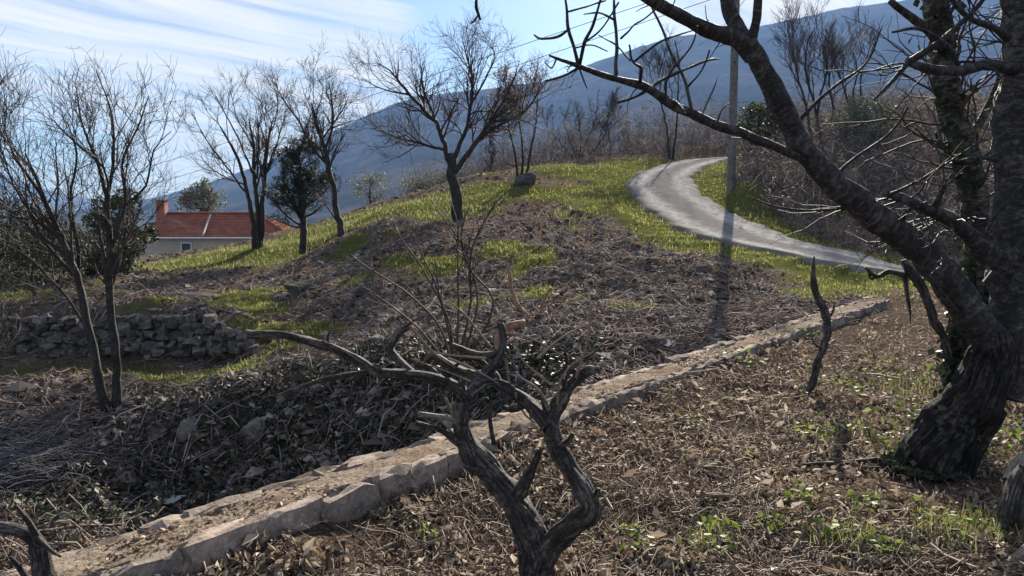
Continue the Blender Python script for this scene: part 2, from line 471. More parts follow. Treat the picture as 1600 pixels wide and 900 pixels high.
# ------------------------------------------------------------------ terrain
WU = np.array((0.613, 0.79)); WN = np.array((-0.79, 0.613)); WP = np.array((0.62, 5.97))   # near edge of the wall
WW = 0.38; T_END = 9.2; T_BEG = -6.0


def wall_ts(x, y):
    dx = x - WP[0]; dy = y - WP[1]
    return dx * WU[0] + dy * WU[1], dx * WN[0] + dy * WN[1]

ROADPX = [(1720, 455, 17.6), (1550, 440, 18), (1405, 420, 18.5), (1280, 394, 19.7), (1160, 367, 22), (1080, 330, 26.5), (1036, 295, 31.5), (1038, 272, 36), (1075, 256, 41), (1130, 246, 47), (1230, 242, 56), (1400, 240, 64)]
road_pts = np.array([P(*q) for q in ROADPX])
road_path, _ = spline(road_pts, np.ones(len(road_pts)), 0.35)
ROAD_W = 1.42

CP = [P(*q) for q in [
    # bank and trench left of the wall
    (-250, 760, 8), (-250, 640, 10), (-250, 540, 14), (-250, 470, 18),
    (0, 860, 6.9), (0, 720, 8.9), (0, 600, 10.5), (0, 556, 13.8), (0, 487, 14.4), (0, 470, 17),
    (150, 825, 8.0), (150, 695, 9.4), (180, 640, 10), (150, 580, 12), (200, 553, 14), (200, 485, 14.6), (150, 464, 17.5), (130, 448, 20),
    (300, 775, 9.0), (300, 645, 9.9), (300, 600, 11.2), (300, 556, 13.8), (300, 488, 14.5), (300, 470, 16.5), (270, 436, 22),
    (400, 548, 13.5), (410, 500, 15), (400, 460, 18.5),
    (450, 740, 9.2), (450, 605, 10.2), (450, 555, 12.3), (470, 480, 16), (480, 430, 22),
    (600, 705, 9.3), (600, 590, 10.3), (575, 350, 24.3), (540, 405, 23), (520, 435, 20.5), (600, 520, 13), (600, 460, 16.5), (600, 400, 20), (590, 350, 25.5),
    (750, 655, 9.0), (750, 580, 9.9), (750, 500, 13), (750, 420, 18), (740, 345, 26), (700, 310, 31), (640, 322, 30),
    (900, 606, 8.3), (900, 560, 9.4), (900, 480, 13), (900, 400, 18), (900, 330, 26), (880, 262, 37), (820, 290, 32),
    (1050, 555, 9.6), (1050, 500, 12), (1050, 430, 16.5), (1040, 385, 20.5), (960, 335, 25), (940, 290, 33), (960, 258, 40),
    (1200, 505, 11.5), (1200, 440, 16), (1200, 408, 18.5), (1350, 445, 16), (1400, 455, 14.6), (1350, 470, 13.6),
    (1500, 500, 12), (1600, 470, 14.5),
    # knoll with grass, left
    (230, 420, 26), (330, 396, 30), (400, 390, 28.5), (500, 370, 31), (560, 345, 31), (480, 400, 27),
    (560, 330, 40), (650, 300, 42), (760, 276, 46), (900, 246, 50), (1030, 240, 50), (100, 425, 26), (0, 430, 26),
    # bank right of the road
    (1143, 291, 29.5), (1165, 292, 29), (1110, 288, 32), (1180, 335, 26), (1250, 345, 26), (1400, 372, 24), (1550, 400, 22), (1300, 255, 34), (1450, 290, 30), (1300, 190, 45), (1500, 190, 42), (1150, 235, 44), (1250, 200, 60), (1500, 150, 60),
]]
CP += [np.array(q) for q in [(-3.2, 5.2, -1.6), (-1.6, 6.0, -1.5), (0.2, 7.2, -0.95), (1.4, 8.2, -0.4), (3.0, 10.2, -0.05), (-6, 4, -1.5), (-7, 7, -1.45),
                             (-30, 75, -3.1), (-48, 70, -3.6), (-12, 80, -3.0), (-20, 55, -2.0), (-38, 50, -2.2), (5, 80, -1), (20, 80, 5), (40, 60, 8), (40, 30, 1.2), (30, 15, 0.2), (-30, 20, -2.2), (-30, 10, -2.5), (-12, 2, -1.5)]]
CP = np.array(CP)


def tps_k(r2): return np.where(r2 > 1e-12, 0.5 * r2 * np.log(np.maximum(r2, 1e-12)), 0)
n_ = len(CP)
K = tps_k(((CP[:, None, :2] - CP[None, :, :2]) ** 2).sum(-1)) + np.eye(n_) * 0.003
Q = np.hstack([np.ones((n_, 1)), CP[:, :2]])
Amat = np.block([[K, Q], [Q.T, np.zeros((3, 3))]])
TW = np.linalg.solve(Amat, np.concatenate([CP[:, 2], np.zeros(3)]))


def road_dist(x, y):
    sh = x.shape; x = x.ravel(); y = y.ravel()
    d = np.full(x.shape, 1e9); z = np.zeros(x.shape); s = np.zeros(x.shape)
    near = np.where((x > 2) & (x < 45) & (y > 10) & (y < 75))[0]
    rp = road_path[::2]
    for ch in np.array_split(near, max(1, len(near) // 20000)):
        if len(ch) == 0: continue
        dd = (x[ch, None] - rp[None, :, 0]) ** 2 + (y[ch, None] - rp[None, :, 1]) ** 2
        k = dd.argmin(1); d[ch] = np.sqrt(dd[np.arange(len(ch)), k]); z[ch] = rp[k, 2]
    return d.reshape(sh), z.reshape(sh)


# where grass grows: (px, py, d, radius)
GR = [(-40, 570, 12.5, 1.0), (0, 574, 12.4, 1.3), (50, 572, 12.5, 1.2), (150, 572, 12.7, 1.2), (250, 578, 12.3, 1.1), (330, 578, 12.1, 1.0), (385, 575, 12, 0.5),
      (30, 472, 16.5, 1.9), (100, 468, 17, 1.8), (170, 466, 17, 1.5), (240, 462, 17.5, 1.2),
      (245, 412, 26.5, 1.6), (300, 402, 28, 2.0), (370, 388, 29.5, 2.2), (430, 378, 30.5, 2.5), (500, 368, 31, 2.6), (550, 348, 31, 1.6), (500, 392, 27.5, 2.2), (440, 395, 27.5, 2.2), (520, 350, 34, 3), (350, 405, 26.5, 1.8), (290, 415, 26, 1.8),
      (640, 322, 30, 2.8), (700, 310, 31, 3.0), (770, 305, 31, 2.2), (610, 335, 28, 1.8), (850, 300, 30, 1.2), (740, 330, 28, 1.2), (690, 340, 26, 1.0),
      (870, 266, 37, 2.0), (920, 268, 36, 2.6), (945, 300, 31, 2.0), (960, 330, 26, 1.4), (940, 318, 28, 1.6), (900, 295, 31, 1.2), (1000, 252, 42, 2.4), (960, 256, 41, 2.2),
      (1300, 442, 16.4, 1.0), (1350, 442, 16.2, 1.0), (1320, 455, 15.1, 0.8), (1390, 440, 16.4, 0.9), (1260, 445, 16.2, 0.5),
      (680, 415, 18.5, 0.8), (840, 410, 18, 0.5), (1000, 480, 13.2, 0.5), (620, 415, 19, 0.5), (560, 440, 18, 0.5)]
GRW = np.array([(*P(a, b, d)[:2], r) for a, b, d, r in GR])


def blob_mask(xf, yf):
    g = np.zeros(len(xf))
    for gx, gy, r in GRW:
        g = np.maximum(g, np.exp(-(((xf - gx) ** 2 + (yf - gy) ** 2) / r ** 2) ** 1.3))
    return g


def height(x, y, detail=True):
    x = np.asarray(x, float); y = np.asarray(y, float); sh = x.shape
    xf = x.ravel(); yf = y.ravel()
    r = np.hypot(xf, yf)
    xc = np.clip(xf, -60, 60); yc = np.clip(yf, -5, 90)
    h = np.zeros(len(xf))
    for ch in np.array_split(np.arange(len(xf)), max(1, len(xf) // 20000)):
        r2 = (xc[ch, None] - CP[None, :, 0]) ** 2 + (yc[ch, None] - CP[None, :, 1]) ** 2
        h[ch] = tps_k(r2) @ TW[:n_] + TW[n_] + TW[n_ + 1] * xc[ch] + TW[n_ + 2] * yc[ch]
    far = -14 + 10 * fbm(xf / 180, yf / 180, 5, 3)
    h = h + (far - h) * sstep(62, 130, r)
    t, s = wall_ts(xf, yf)
    hill = h
    if detail:
        amp = sstep(0.3, 3, s) * (1 - sstep(40, 80, r)) * (1 - .6 * blob_mask(xf, yf))
        hill = hill + amp * (fbm(xf * 0.45, yf * 0.45, 3, 3) * 0.35 + fbm(xf * 1.6, yf * 1.6, 9, 4, 0.6) * 0.30)
    fg = 0.105 * np.exp(-(s / 0.35) ** 2) * (.6 + 1.6 * fbm(t * 1.3, t * 0 + 3.7, 88, 3)) * (1 - .5 * sstep(0, 6, t)) + (fbm(xf * 0.6, yf * 0.6, 21, 3) * 0.14 + fbm(xf * 3, yf * 3, 31, 3) * 0.07 if detail else 0)
    fg = fg - .11 * np.exp(-((xf - .1) ** 2 + (yf - 3.4) ** 2) / .8)
    c = s - WW / 2
    wd = 0.07 + np.maximum(0, t - T_END) * 0.5
    side = np.maximum(sstep(-1, 1, c / wd), sstep(12, 15.5, yf))
    side = np.where(yf < 0.5, sstep(-1, 1, c / 0.07), side)
    z = fg * (1 - side) + hill * side
    d, rz = road_dist(xf, yf)
    rm = 1 - sstep(ROAD_W + 0.15, ROAD_W + 1.3, d)
    z = z * (1 - rm) + (rz - 0.09) * rm
    return z.reshape(sh)


def hz(x, y): return float(height(np.array([x]), np.array([y]))[0])


def grass_mask(x, y):
    xf = np.asarray(x, float).ravel(); yf = np.asarray(y, float).ravel()
    g = blob_mask(xf, yf)
    g = np.maximum(g, .75 * sstep(.10, .24, fbm(xf * .55, yf * .55, 201, 4)) * sstep(11.5, 14, yf) * (1 - sstep(38, 44, yf)))
    d, _ = road_dist(xf, yf)
    ver = (1 - sstep(42, 48, yf)) * (1 - sstep(ROAD_W + 0.9, ROAD_W + 2.2, d)) * 0.9
    g = np.maximum(g, np.where(d < 30, ver, 0))
    return g.reshape(np.shape(x))


IV = [(330, 700, 9.3, 1.3), (450, 690, 9.5, 1.3), (560, 660, 9.7, 1.2), (650, 630, 9.7, 1.0), (220, 740, 8.8, 1.0), (740, 620, 9.5, 0.9), (830, 590, 9.4, 0.7), (120, 780, 8.2, 0.8)]
IVW = np.array([(*P(a, b, d)[:2], r) for a, b, d, r in IV])


def ivy_mask(x, y):
    g = np.zeros(np.shape(x))
    for gx, gy, r in IVW:
        g = np.maximum(g, np.exp(-(((x - gx) ** 2 + (y - gy) ** 2) / r ** 2)))
    return g


def build_ground():
    a1 = np.linspace(R(-46), R(46), 500)
    a2 = np.linspace(R(46), R(314), 60)[1:-1]
    A = np.concatenate([a1, a2])
    Rr = np.concatenate([np.geomspace(1.2, 70, 370), np.geomspace(70, 9000, 46)[1:]])
    AA, RR = np.meshgrid(A, Rr)
    x = np.sin(AA) * RR; y = np.cos(AA) * RR
    z = height(x, y)
    t, s = wall_ts(x, y)
    nA, nR = len(A), len(Rr)
    v = np.stack([x, y, z], -1).reshape(-1, 3)
    i = np.arange(nR - 1)[:, None] * nA; j = np.arange(nA)[None]; j2 = (j + 1) % nA
    f = np.stack([i + j, i + nA + j, i + nA + j2, i + j2], -1).reshape(-1, 4)[:, ::-1]
    v = np.vstack([v, [[0, 0, 0.0]]]); c = len(v) - 1
    jj = np.arange(nA); ring = np.stack([jj, (jj + 1) % nA, np.full(nA, c), np.full(nA, c)], -1)
    lit = ((s < 0.15) & (np.hypot(x, y) < 40) & (y < 15)).astype(float)
    at = {'grass': np.append(grass_mask(x, y).ravel() * (1 - lit.ravel()), 0), 'litter': np.append(lit.ravel(), 1), 'ivy': np.append((ivy_mask(x, y) * (1 - lit)).ravel(), 0),
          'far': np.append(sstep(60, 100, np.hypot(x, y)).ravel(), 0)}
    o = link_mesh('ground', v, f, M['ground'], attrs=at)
    tag(o, 'rough brown hillside ground with debris, grass patches and leaf litter', kind='structure')
    # small centre disc under the camera
    me = o.data
    bm = bmesh.new(); bm.from_mesh(me); bm.verts.ensure_lookup_table()
    for k in range(nA):
        bm.faces.new((bm.verts[k], bm.verts[(k + 1) % nA], bm.verts[c])).normal_flip()
    bm.to_mesh(me); bm.free()
    return o

build_ground()


# ------------------------------------------------------------------ gravel road
def road_fn(t, co, geo):
    ac = t.n('Attribute', attribute_name='across').outputs['Fac']
    n = t.noise(co, 1.2, 5, 0.6); n2 = t.noise(co, 26, 5, 0.8); n3 = t.noise(co, 5, 6, 0.75)
    w_ = t.math('ADD', ac, t.math('MULTIPLY', t.math('SUBTRACT', n, 0.5), 0.24))
    c = t.ramp(w_, [(0.0, (0.12, 0.105, 0.085)), (0.08, (0.30, 0.28, 0.255)), (0.24, (0.46, 0.435, 0.405)), (0.40, (0.22, 0.205, 0.192)), (0.58, (0.21, 0.195, 0.183)), (0.76, (0.45, 0.425, 0.395)), (1.0, (0.12, 0.105, 0.085))])
    c = t.mix(t.ramp(n3, [(0.38, 0.6), (0.55, 0.0)]), c, (0.12, 0.105, 0.094))
    c = t.mix(t.ramp(n2, [(0.36, 0.75), (0.52, 0.0)]), c, (0.14, 0.13, 0.12))
    return c, n2
M['road'] = material('pale_gravel', road_fn, 0.95, 0.0, bump=(0.6, 0.02))


def build_road():
    p = road_path; m = len(p); T = norm(np.gradient(p[:, :2], axis=0)); Nn = np.stack([-T[:, 1], T[:, 0]], -1)
    k = 19; u = np.linspace(-1, 1, k)
    ww = ROAD_W * (1 + 0.05 * np.sin(np.arange(m) * 0.5) + 0.05 * np.sin(np.arange(m) * 1.31 + 2) + rng.normal(0, .035, m))
    v = np.zeros((m, k, 3)); v[..., :2] = p[:, None, :2] + Nn[:, None] * (u[None, :, None] * ww[:, None, None])
    v[..., 2] = p[:, None, 2] + (0.012 - 0.03 * np.exp(-((np.abs(u) - 0.45) / 0.18) ** 2) - 0.2 * (np.abs(u) > 0.97))[None]
    v[..., 2] += rng.normal(0, 0.006, (m, k))
    i = np.arange(m - 1)[:, None] * k; j = np.arange(k - 1)[None]
    f = np.stack([i + j, i + k + j, i + k + j + 1, i + j + 1], -1).reshape(-1, 4)[:, ::-1]
    o = link_mesh('road', v.reshape(-1, 3), f, M['road'], attrs={'across': np.tile((u + 1) / 2, (m, 1))})
    tag(o, 'pale gravel lane bending up over the rise', kind='structure')

build_road()


# ------------------------------------------------------------------ mountains
def mount_fn(t, co, geo):
    n = t.noise(co, 0.006, 6, 0.6); n2 = t.noise(co, 0.045, 5, 0.75)
    k = t.math('ADD', t.math('MULTIPLY', n, 0.6), t.math('MULTIPLY', n2, 0.4))
    return t.ramp(k, [(0.40, (0.008, 0.010, 0.008)), (0.5, (0.032, 0.03, 0.026)), (0.6, (0.085, 0.07, 0.056))]), k
M['mountain'] = material('winter_forest', mount_fn, 0.95, 0.0, bump=(0.6, 5))


def build_mountain(name, label, prof, dist, front, base, seed, rough):
    """prof: (px, py) of the skyline; the ridge stands dist metres away, its foot front metres away"""
    px = np.array([q[0] for q in prof]); py = np.array([q[1] for q in prof])
    cols = 420 if rough > 50 or dist < 3000 else 160; rows = 60 if dist < 3000 else 24
    cpx = np.linspace(px[0], px[-1], cols)
    az = np.arctan((cpx - 800) / FPX)
    el = np.interp(cpx, px, py)
    u = np.linspace(0, 1.45, rows)
    dd = front + (dist - front) * u
    AZ, U = np.meshgrid(az, u); D = dist * U + front * (1 - U)
    x = D * np.tan(AZ); y = D
    ridge = EYE + (330 - el) / FPX * dist
    n = fbm(x / 420, y / 420, seed, 5, 0.55)
    prof_u = np.where(U < 1, U ** 1.25, 1 - (U - 1) * 1.2)
    z = base + (ridge[None] - base) * prof_u + n * rough * np.sin(np.clip(U, 0, 1) * np.pi) + rng.normal(0, rough * 0.018, U.shape)
    i = np.arange(rows - 1)[:, None] * cols; j = np.arange(cols - 1)[None]
    f = np.stack([i + j, i + j + 1, i + cols + j + 1, i + cols + j], -1).reshape(-1, 4)
    o = link_mesh(name, np.stack([x, y, z], -1).reshape(-1, 3), f, M['mountain'])
    tag(o, label, kind='structure')

build_mountain('mountain', 'long blue wooded mountain slope rising to the right', [(-900, 420), (-200, 345), (120, 330), (250, 308), (330, 285), (420, 255), (480, 228), (540, 198), (620, 163), (660, 152), (760, 142), (850, 130), (920, 103), (1000, 76), (1060, 60), (1130, 58), (1200, 42), (1300, 20), (1400, 8), (1600, -30), (1900, -60), (2600, 60)], 2400, 500, -40, 3, 45)
build_mountain('distant_hill', 'faint far hill on the left horizon', [(-900, 300), (-300, 250), (-60, 262), (10, 268), (60, 292), (140, 310), (260, 325), (400, 345)], 5200, 3800, -60, 8, 60)

# air
hz_m = bpy.data.materials.new('air_haze'); hz_m.use_nodes = True; hz_m.node_tree.nodes.clear()
h_ = NT(hz_m.node_tree); ho = h_.n('OutputMaterial'); hv = h_.n('VolumePrincipled')
hv.inputs['Color'].default_value = (0.29, 0.51, 1.0, 1); hv.inputs['Density'].default_value = 0.00018; hv.inputs['Absorption Color'].default_value = (.12, .16, .2, 1)
h_.link(hv.outputs[0], ho.inputs['Volume'])
bmh = bmesh.new(); bmesh.ops.create_cube(bmh, size=1.0)
for q in bmh.verts:
    q.co.x *= 12600; q.co.y *= 12600; q.co.z = -90 if q.co.z < 0 else 720
meh = bpy.data.meshes.new('haze'); bmh.to_mesh(meh); bmh.free()
haze = bpy.data.objects.new('haze', meh); COL.objects.link(haze); meh.materials.append(hz_m)
tag(haze, 'thin bluish air over the whole valley', kind='stuff')


# ------------------------------------------------------------------ house beyond the knoll
def boxv(x0, x1, y0, y1, z0, z1):
    v = [(x, y, z) for z in (z0, z1) for y in (y0, y1) for x in (x0, x1)]
    f = [(0, 2, 3, 1), (4, 5, 7, 6), (0, 1, 5, 4), (2, 6, 7, 3), (0, 4, 6, 2), (1, 3, 7, 5)]
    return np.array(v, float), np.array(f)


def bmesh_box(name, dims, mat, parent=None):
    v, f = boxv(*dims)
    return link_mesh(name, v, f, mat, parent, smooth=False)

def plain(name, c, sc=3, var=0.25, rough=0.85):
    return material(name, lambda t, co, geo: t.mix(t.noise(co, sc, 5, 0.6), tuple(q * (1 - var) for q in c), tuple(q * (1 + var) for q in c)), rough, 0.2)
M['plaster'] = plain('cream_plaster', (0.42, 0.365, 0.28), 0.8)
def tile_fn(t, co, geo):
    n = t.noise(co, 1.2, 5, 0.6); n2 = t.noise(co, 9, 3, 0.6)
    return t.ramp(t.math('ADD', t.math('MULTIPLY', n, 0.6), t.math('MULTIPLY', n2, 0.4)), [(0.35, (0.17, 0.055, 0.034)), (0.55, (0.30, 0.10, 0.06)), (0.7, (0.40, 0.17, 0.105))])
M['tiles'] = material('red_roof_tiles', tile_fn, 0.9, 0.05)
M['tile_pale'] = plain('pale_ridge_mortar', (0.5, 0.42, 0.34))
M['brick'] = plain('red_brick', (0.33, 0.12, 0.08), 6)
M['glass'] = material('dark_window', lambda t, co, geo: (0.03, 0.04, 0.05), 0.1, 0.5)
M['white'] = plain('white_paint', (0.7, 0.7, 0.68))

HD = 75
hx0, hx1 = P(224, 370, HD)[0], P(448, 370, HD)[0]
ez = P(224, 371, HD)[2]; rz_ = P(300, 335, HD + 4.5)[2]
house = thing('house', (hx0 + 6, HD + 4, ez - 3), 'low cream house with red tiled roof beyond the grassy knoll', 'house')
bmesh_box('wall', (hx0 + .5, hx1 - .5, HD + .5, HD + 8.5, ez - 4, ez - 0.05), M['plaster'], house)
def roof_quad(name, pts, mat, parent, th=0.12, nrows=0):
    pts = np.array(pts, float)
    n = norm(np.cross(pts[1] - pts[0], pts[3] - pts[0]))
    v = np.vstack([pts, pts - n * th]); f = [(0, 1, 2, 3), (7, 6, 5, 4), (0, 4, 5, 1), (1, 5, 6, 2), (2, 6, 7, 3), (3, 7, 4, 0)]
    return link_mesh(name, v, np.array(f), mat, parent, smooth=False)
def tiled(name, e0, e1, r0, r1, parent):
    """ribbed tile slope between eave e0-e1 and ridge r0-r1"""
    e0, e1, r0, r1 = map(np.array, (e0, e1, r0, r1)); nc = 120; nr = 9
    uu = np.linspace(0, 1, nc); vv = np.linspace(0, 1, nr)
    v = []
    for a in vv:
        for st in (0.0, 0.05):
            A_ = e0 + (r0 - e0) * a; B_ = e1 + (r1 - e1) * a
            q = A_[None] + (B_ - A_)[None] * uu[:, None]
            q[:, 2] += 0.05 * np.abs(np.sin(uu * np.pi * 55)) + st
            v.append(q)
    v = np.array(v); m = len(v)
    i = np.arange(m - 1)[:, None] * nc; j = np.arange(nc - 1)[None]
    f = np.stack([i + j, i + j + 1, i + nc + j + 1, i + nc + j], -1).reshape(-1, 4)
    return link_mesh(name, v.reshape(-1, 3), f, M['tiles'], parent, smooth=False)
ry = HD + 4.5; rxa, rxb = hx0 - 0.2, hx1 - 4.2
tiled('roof', (hx0 - .3, HD, ez), (hx1 + .4, HD, ez - 0.0), (rxa, ry, rz_), (rxb, ry, rz_), house)
tiled('roof', (hx1 + .4, HD + 9, ez), (hx0 - .3, HD + 9, ez), (rxb, ry, rz_), (rxa, ry, rz_), house)
tiled('roof', (hx1 + .4, HD, ez), (hx1 + .4, HD + 9, ez), (rxb, ry, rz_), (rxb, ry + .01, rz_), house)
roof_quad('gable', [(hx0 + .5, HD + .5, ez - .05), (hx0 + .5, HD + 8.5, ez - .05), (hx0 + .5, ry, rz_ - .15), (hx0 + .5, ry, rz_ - .16)], M['plaster'], house)
for a, b in (((rxa, ry, rz_ + .08), (rxb, ry, rz_ + .08)), ((rxb, ry, rz_ + .08), (hx1 + .4, HD, ez + .1)), (P(329, 337, ry - .3), P(317, 369, HD))):
    a = np.array(a); b = np.array(b); a[2] += .06; b[2] += .06
    v, f, _, _ = limb([a, (a + b) / 2, b], [.11, .11, .11], 8, .4, .05, 3)
    link_mesh('ridge_cap', v, f, M['tile_pale'] if a[0] < rxb - 1 and b[1] < HD + 1 else M['tiles'], house)
v, f, _, _ = limb([(hx0 - .3, HD - .08, ez - .05), (hx1 + .4, HD - .08, ez - .05)], [.08, .08], 8, 1, 0.0, 1)
link_mesh('gutter', v, f, M['white'], house)
cpx = P(255, 322, ry)[0]
chim = bmesh_box('chimney', (cpx - .42, cpx + .42, ry - .7, ry + .1, rz_ - .5, P(255, 314, ry)[2]), M['brick'], house)
cz = P(255, 314, ry)[2]
c2 = bmesh_box('chimney_cap', (cpx - .52, cpx + .52, ry - .8, ry + .2, cz, cz + .12), M['brick'], chim); c2.matrix_parent_inverse = house.matrix_world.inverted() if False else Matrix.Identity(4); c2.parent = chim
for wx in (288,):
    a = P(wx, 384, HD)[0]; zt = P(wx, 379, HD)[2]
    wn = bmesh_box('window', (a - .5, a + .5, HD + .4, HD + .5, zt - 1.2, zt), M['white'], house)
    pn = bmesh_box('pane', (a - .4, a + .4, HD + .37, HD + .405, zt - 1.1, zt - .1), M['glass'], None); pn.parent = wn


# ------------------------------------------------------------------ stones
def stone_mesh(seed, spher=0.4, jit=0.09, cuts=1):
    g = np.random.default_rng(seed)
    bm = bmesh.new(); bmesh.ops.create_cube(bm, size=1.0)
    bmesh.ops.subdivide_edges(bm, edges=bm.edges[:], cuts=cuts, use_grid_fill=True)
    for q in bm.verts:
        s = q.co.normalized() * 0.6
        q.co = q.co.lerp(s, spher) + Vector(g.normal(0, jit, 3))
    for fc in bm.faces: fc.smooth = False
    me = bpy.data.meshes.new('stone'); bm.to_mesh(me); bm.free()
    return me
def with_mat(me, mat):
    me.materials.append(mat); return me
STN = [with_mat(stone_mesh(k), M['limestone']) for k in range(8)]
WST = [with_mat(stone_mesh(k + 20, 0.30, 0.045, 2), M['wall_stone']) for k in range(8)]


def put_stone(meshes, name, loc, dims, rot, parent=None):
    o = bpy.data.objects.new(name, meshes[rng.integers(len(meshes))]); COL.objects.link(o)
    o.location = tuple(float(q) for q in loc); o.scale = tuple(float(q) for q in dims); o.rotation_euler = tuple(float(q) for q in rot)
    if parent:
        o.parent = parent; o.matrix_parent_inverse = Matrix.Translation(-Vector(parent.location))
    return o


def wall_xy(t, s): return WP + WU * t + WN * s

# retaining wall in the foreground
WZ = 0.15
rw = thing('retaining_wall', (*wall_xy(0, WW / 2), 0), 'long low stone retaining wall with earthy top crossing from bottom left to the lane', 'wall')
WANG = math.atan2(WU[1], WU[0])
nt = 420; ns = 13
tt = np.linspace(T_BEG, T_END, nt); ss = np.concatenate([[0.075], np.linspace(0.075, WW - 0.06, ns - 2), [WW - 0.06]])
TT, SS = np.meshgrid(tt, ss, indexing='ij')
cxy = WP + TT[..., None] * WU + SS[..., None] * WN
cz_ = WZ - 0.008 + fbm(cxy[..., 0] * 2, cxy[..., 1] * 2, 41, 4) * 0.04 + fbm(cxy[..., 0] * 14, cxy[..., 1] * 14, 43, 3) * 0.035
cz_[:, 0] = -0.4; cz_[:, -1] = -1.9
i = np.arange(nt - 1)[:, None] * ns; j = np.arange(ns - 1)[None]
f = np.stack([i + j, i + ns + j, i + ns + j + 1, i + j + 1], -1).reshape(-1, 4)
link_mesh('core', np.concatenate([cxy, cz_[..., None]], -1).reshape(-1, 3), f, M['wall_top'], rw)
for side_ in (0, 1):
    t = T_BEG
    while t < T_END:
        L = rng.uniform(0.18, 0.42); hgt = rng.uniform(0.18, 0.28)
        dep = rng.uniform(0.07, 0.14)
        s = dep * 0.42 + rng.normal(0, 0.006) if side_ == 0 else WW - dep * 0.42 + rng.normal(0, 0.006)
        xy = wall_xy(t + L / 2, s)
        put_stone(WST, 'stone', (*xy, WZ + rng.normal(-0.006, 0.008) - hgt * 0.46), (L * 1.06, dep, hgt), (rng.normal(0, .04), rng.normal(0, .03), WANG + rng.normal(0, .035)), rw)
        if side_ == 1 and t > -4:      # lower courses on the open side
            for c in range(1, 4 if t < 4 else 2):
                xy = wall_xy(t + L / 2 + rng.normal(0, .05), WW - 0.03)
                put_stone(WST, 'stone', (*xy, WZ - hgt - 0.30 * c + 0.12), (L * 1.1, 0.16, 0.32), (rng.normal(0, .05), rng.normal(0, .05), WANG), rw)
        t += L + rng.uniform(0.004, 0.02)

# dry stone wall on the left terrace
dw0 = P(-60, 552, 14.1); dw1 = P(392, 548, 13.7)
dw = thing('dry_stone_wall', (dw0 + dw1) / 2, 'grey dry stone terrace wall behind the twin bare trees on the left', 'wall')
dl = np.linalg.norm(dw1[:2] - dw0[:2]); dd = (dw1 - dw0) / dl; dn = np.array((-dd[1], dd[0], 0)); dang = math.atan2(dd[1], dd[0])
zoff = 0.0; row = 0
while zoff < 0.78:
    rh = rng.uniform(0.085, 0.13); t = rng.uniform(-0.1, 0)
    while t < dl:
        L = rng.uniform(0.09, 0.23)
        topcut = 0.56 + 0.06 * math.sin(t * 2.1) - (0.35 * max(0, (t - dl + 1.0)))
        b = dw0 + dd * (t + L / 2); bz = min(hz(b[0], b[1]), b[2] + 0.1)
        if zoff < topcut:
            put_stone(STN, 'stone', (b[0] + dn[0] * zoff * .28 + rng.normal(0, .03), b[1] + dn[1] * zoff * .28 + rng.normal(0, .04), b[2] - 0.02 + zoff + rh / 2), (L * 1.0, rng.uniform(.16, .3), rh * rng.uniform(.85, 1.25)), (rng.normal(0, .35), rng.normal(0, .28), dang + rng.normal(0, .4)), dw)
        t += L
    zoff += rh; row += 1


def boulder(px, py, d, dims, label, rot=0.0, sink=0.3, mat='limestone', name='boulder', cat='boulder', seed=0):
    bm = bmesh.new(); bmesh.ops.create_icosphere(bm, subdivisions=3, radius=0.5)
    g = np.random.default_rng(seed + 100)
    ph = g.uniform(0, 6.28, (6, 3)); fr = g.uniform(2, 7, (6, 3))
    pl = norm(g.normal(size=(9, 3)))
    for q in bm.verts:
        c = np.array(q.co)
        for n_v in pl:
            e = c @ n_v - 0.27
            if e > 0: c = c - n_v * e * 0.97
        c = c * (1 + 0.10 * sum(np.sin(fr[k] @ c * 2 + ph[k, 0]) for k in range(6)) / 3)
        q.co = c + g.normal(0, 0.008, 3)
    me = bpy.data.meshes.new(name); bm.to_mesh(me); bm.free(); me.materials.append(M[mat])
    o = bpy.data.objects.new(name, me); COL.objects.link(o)
    p = P(px, py, d); z = hz(p[0], p[1])
    o.location = (p[0], p[1], z + dims[2] * (0.5 - sink)); o.scale = dims; o.rotation_euler = (0.1, 0.05, rot)
    return tag(o, label, cat)

boulder(100, 822, 7.7, (.3, .26, .24), 'pale rounded boulder in the trench at lower left', .4, .2, seed=1)
boulder(213, 805, 8.0, (.2, .16, .2), 'small grey stone at the foot of the dark bank', 1.0, .2, seed=2)
boulder(295, 675, 9.6, (.42, .35, .34), 'big pale boulder on the bank right of the twin trees', .3, .3, seed=3)
boulder(395, 690, 9.7, (.3, .3, .4), 'upright grey rock in the dark ivy bank', .9, .25, seed=4)
boulder(585, 655, 9.6, (.16, .14, .15), 'small pale stone in the dark ivy behind the vine stump', .2, .2, seed=5)
boulder(820, 292, 32, (1.0, .8, .9), 'large grey boulder on the crest beside the russet tree', .2, .25, seed=6)
boulder(470, 470, 17.5, (.8, .6, .45), 'dark grey rock among the debris below the pine', .5, .3, seed=8)
boulder(425, 745, 8.9, (.15, .13, .12), 'little white stone just over the retaining wall', .5, .2, seed=9)
boulder(768, 357, 24, (.2, .18, .16), 'tiny bright white stone on the debris slope right of the forked tree', .5, .1, mat='white', name='white_stone', cat='stone', seed=10)
boulder(280, 471, 16.4, (1.5, .7, .12), 'flat pale grey rock slab on the grass terrace', .25, .2, name='rock_slab', cat='rock slab', seed=11)
boulder(175, 461, 17.6, (.8, .5, .1), 'smaller flat grey slab left of the pale slab', .1, .2, name='rock_slab', cat='rock slab', seed=12)
boulder(20, 580, 12.4, (.7, .5, .35), 'grey rock at the left edge under the terrace grass', .1, .35, seed=13)
boulder(490, 620, 10.2, (.3, .25, .2), 'grey stone on the rim of the bank under the long pruned branch', .3, .3, seed=14)
boulder(45, 655, 9.7, (.35, .25, .2), 'pale stone on the left slope below the twin trees', .6, .3, seed=15)


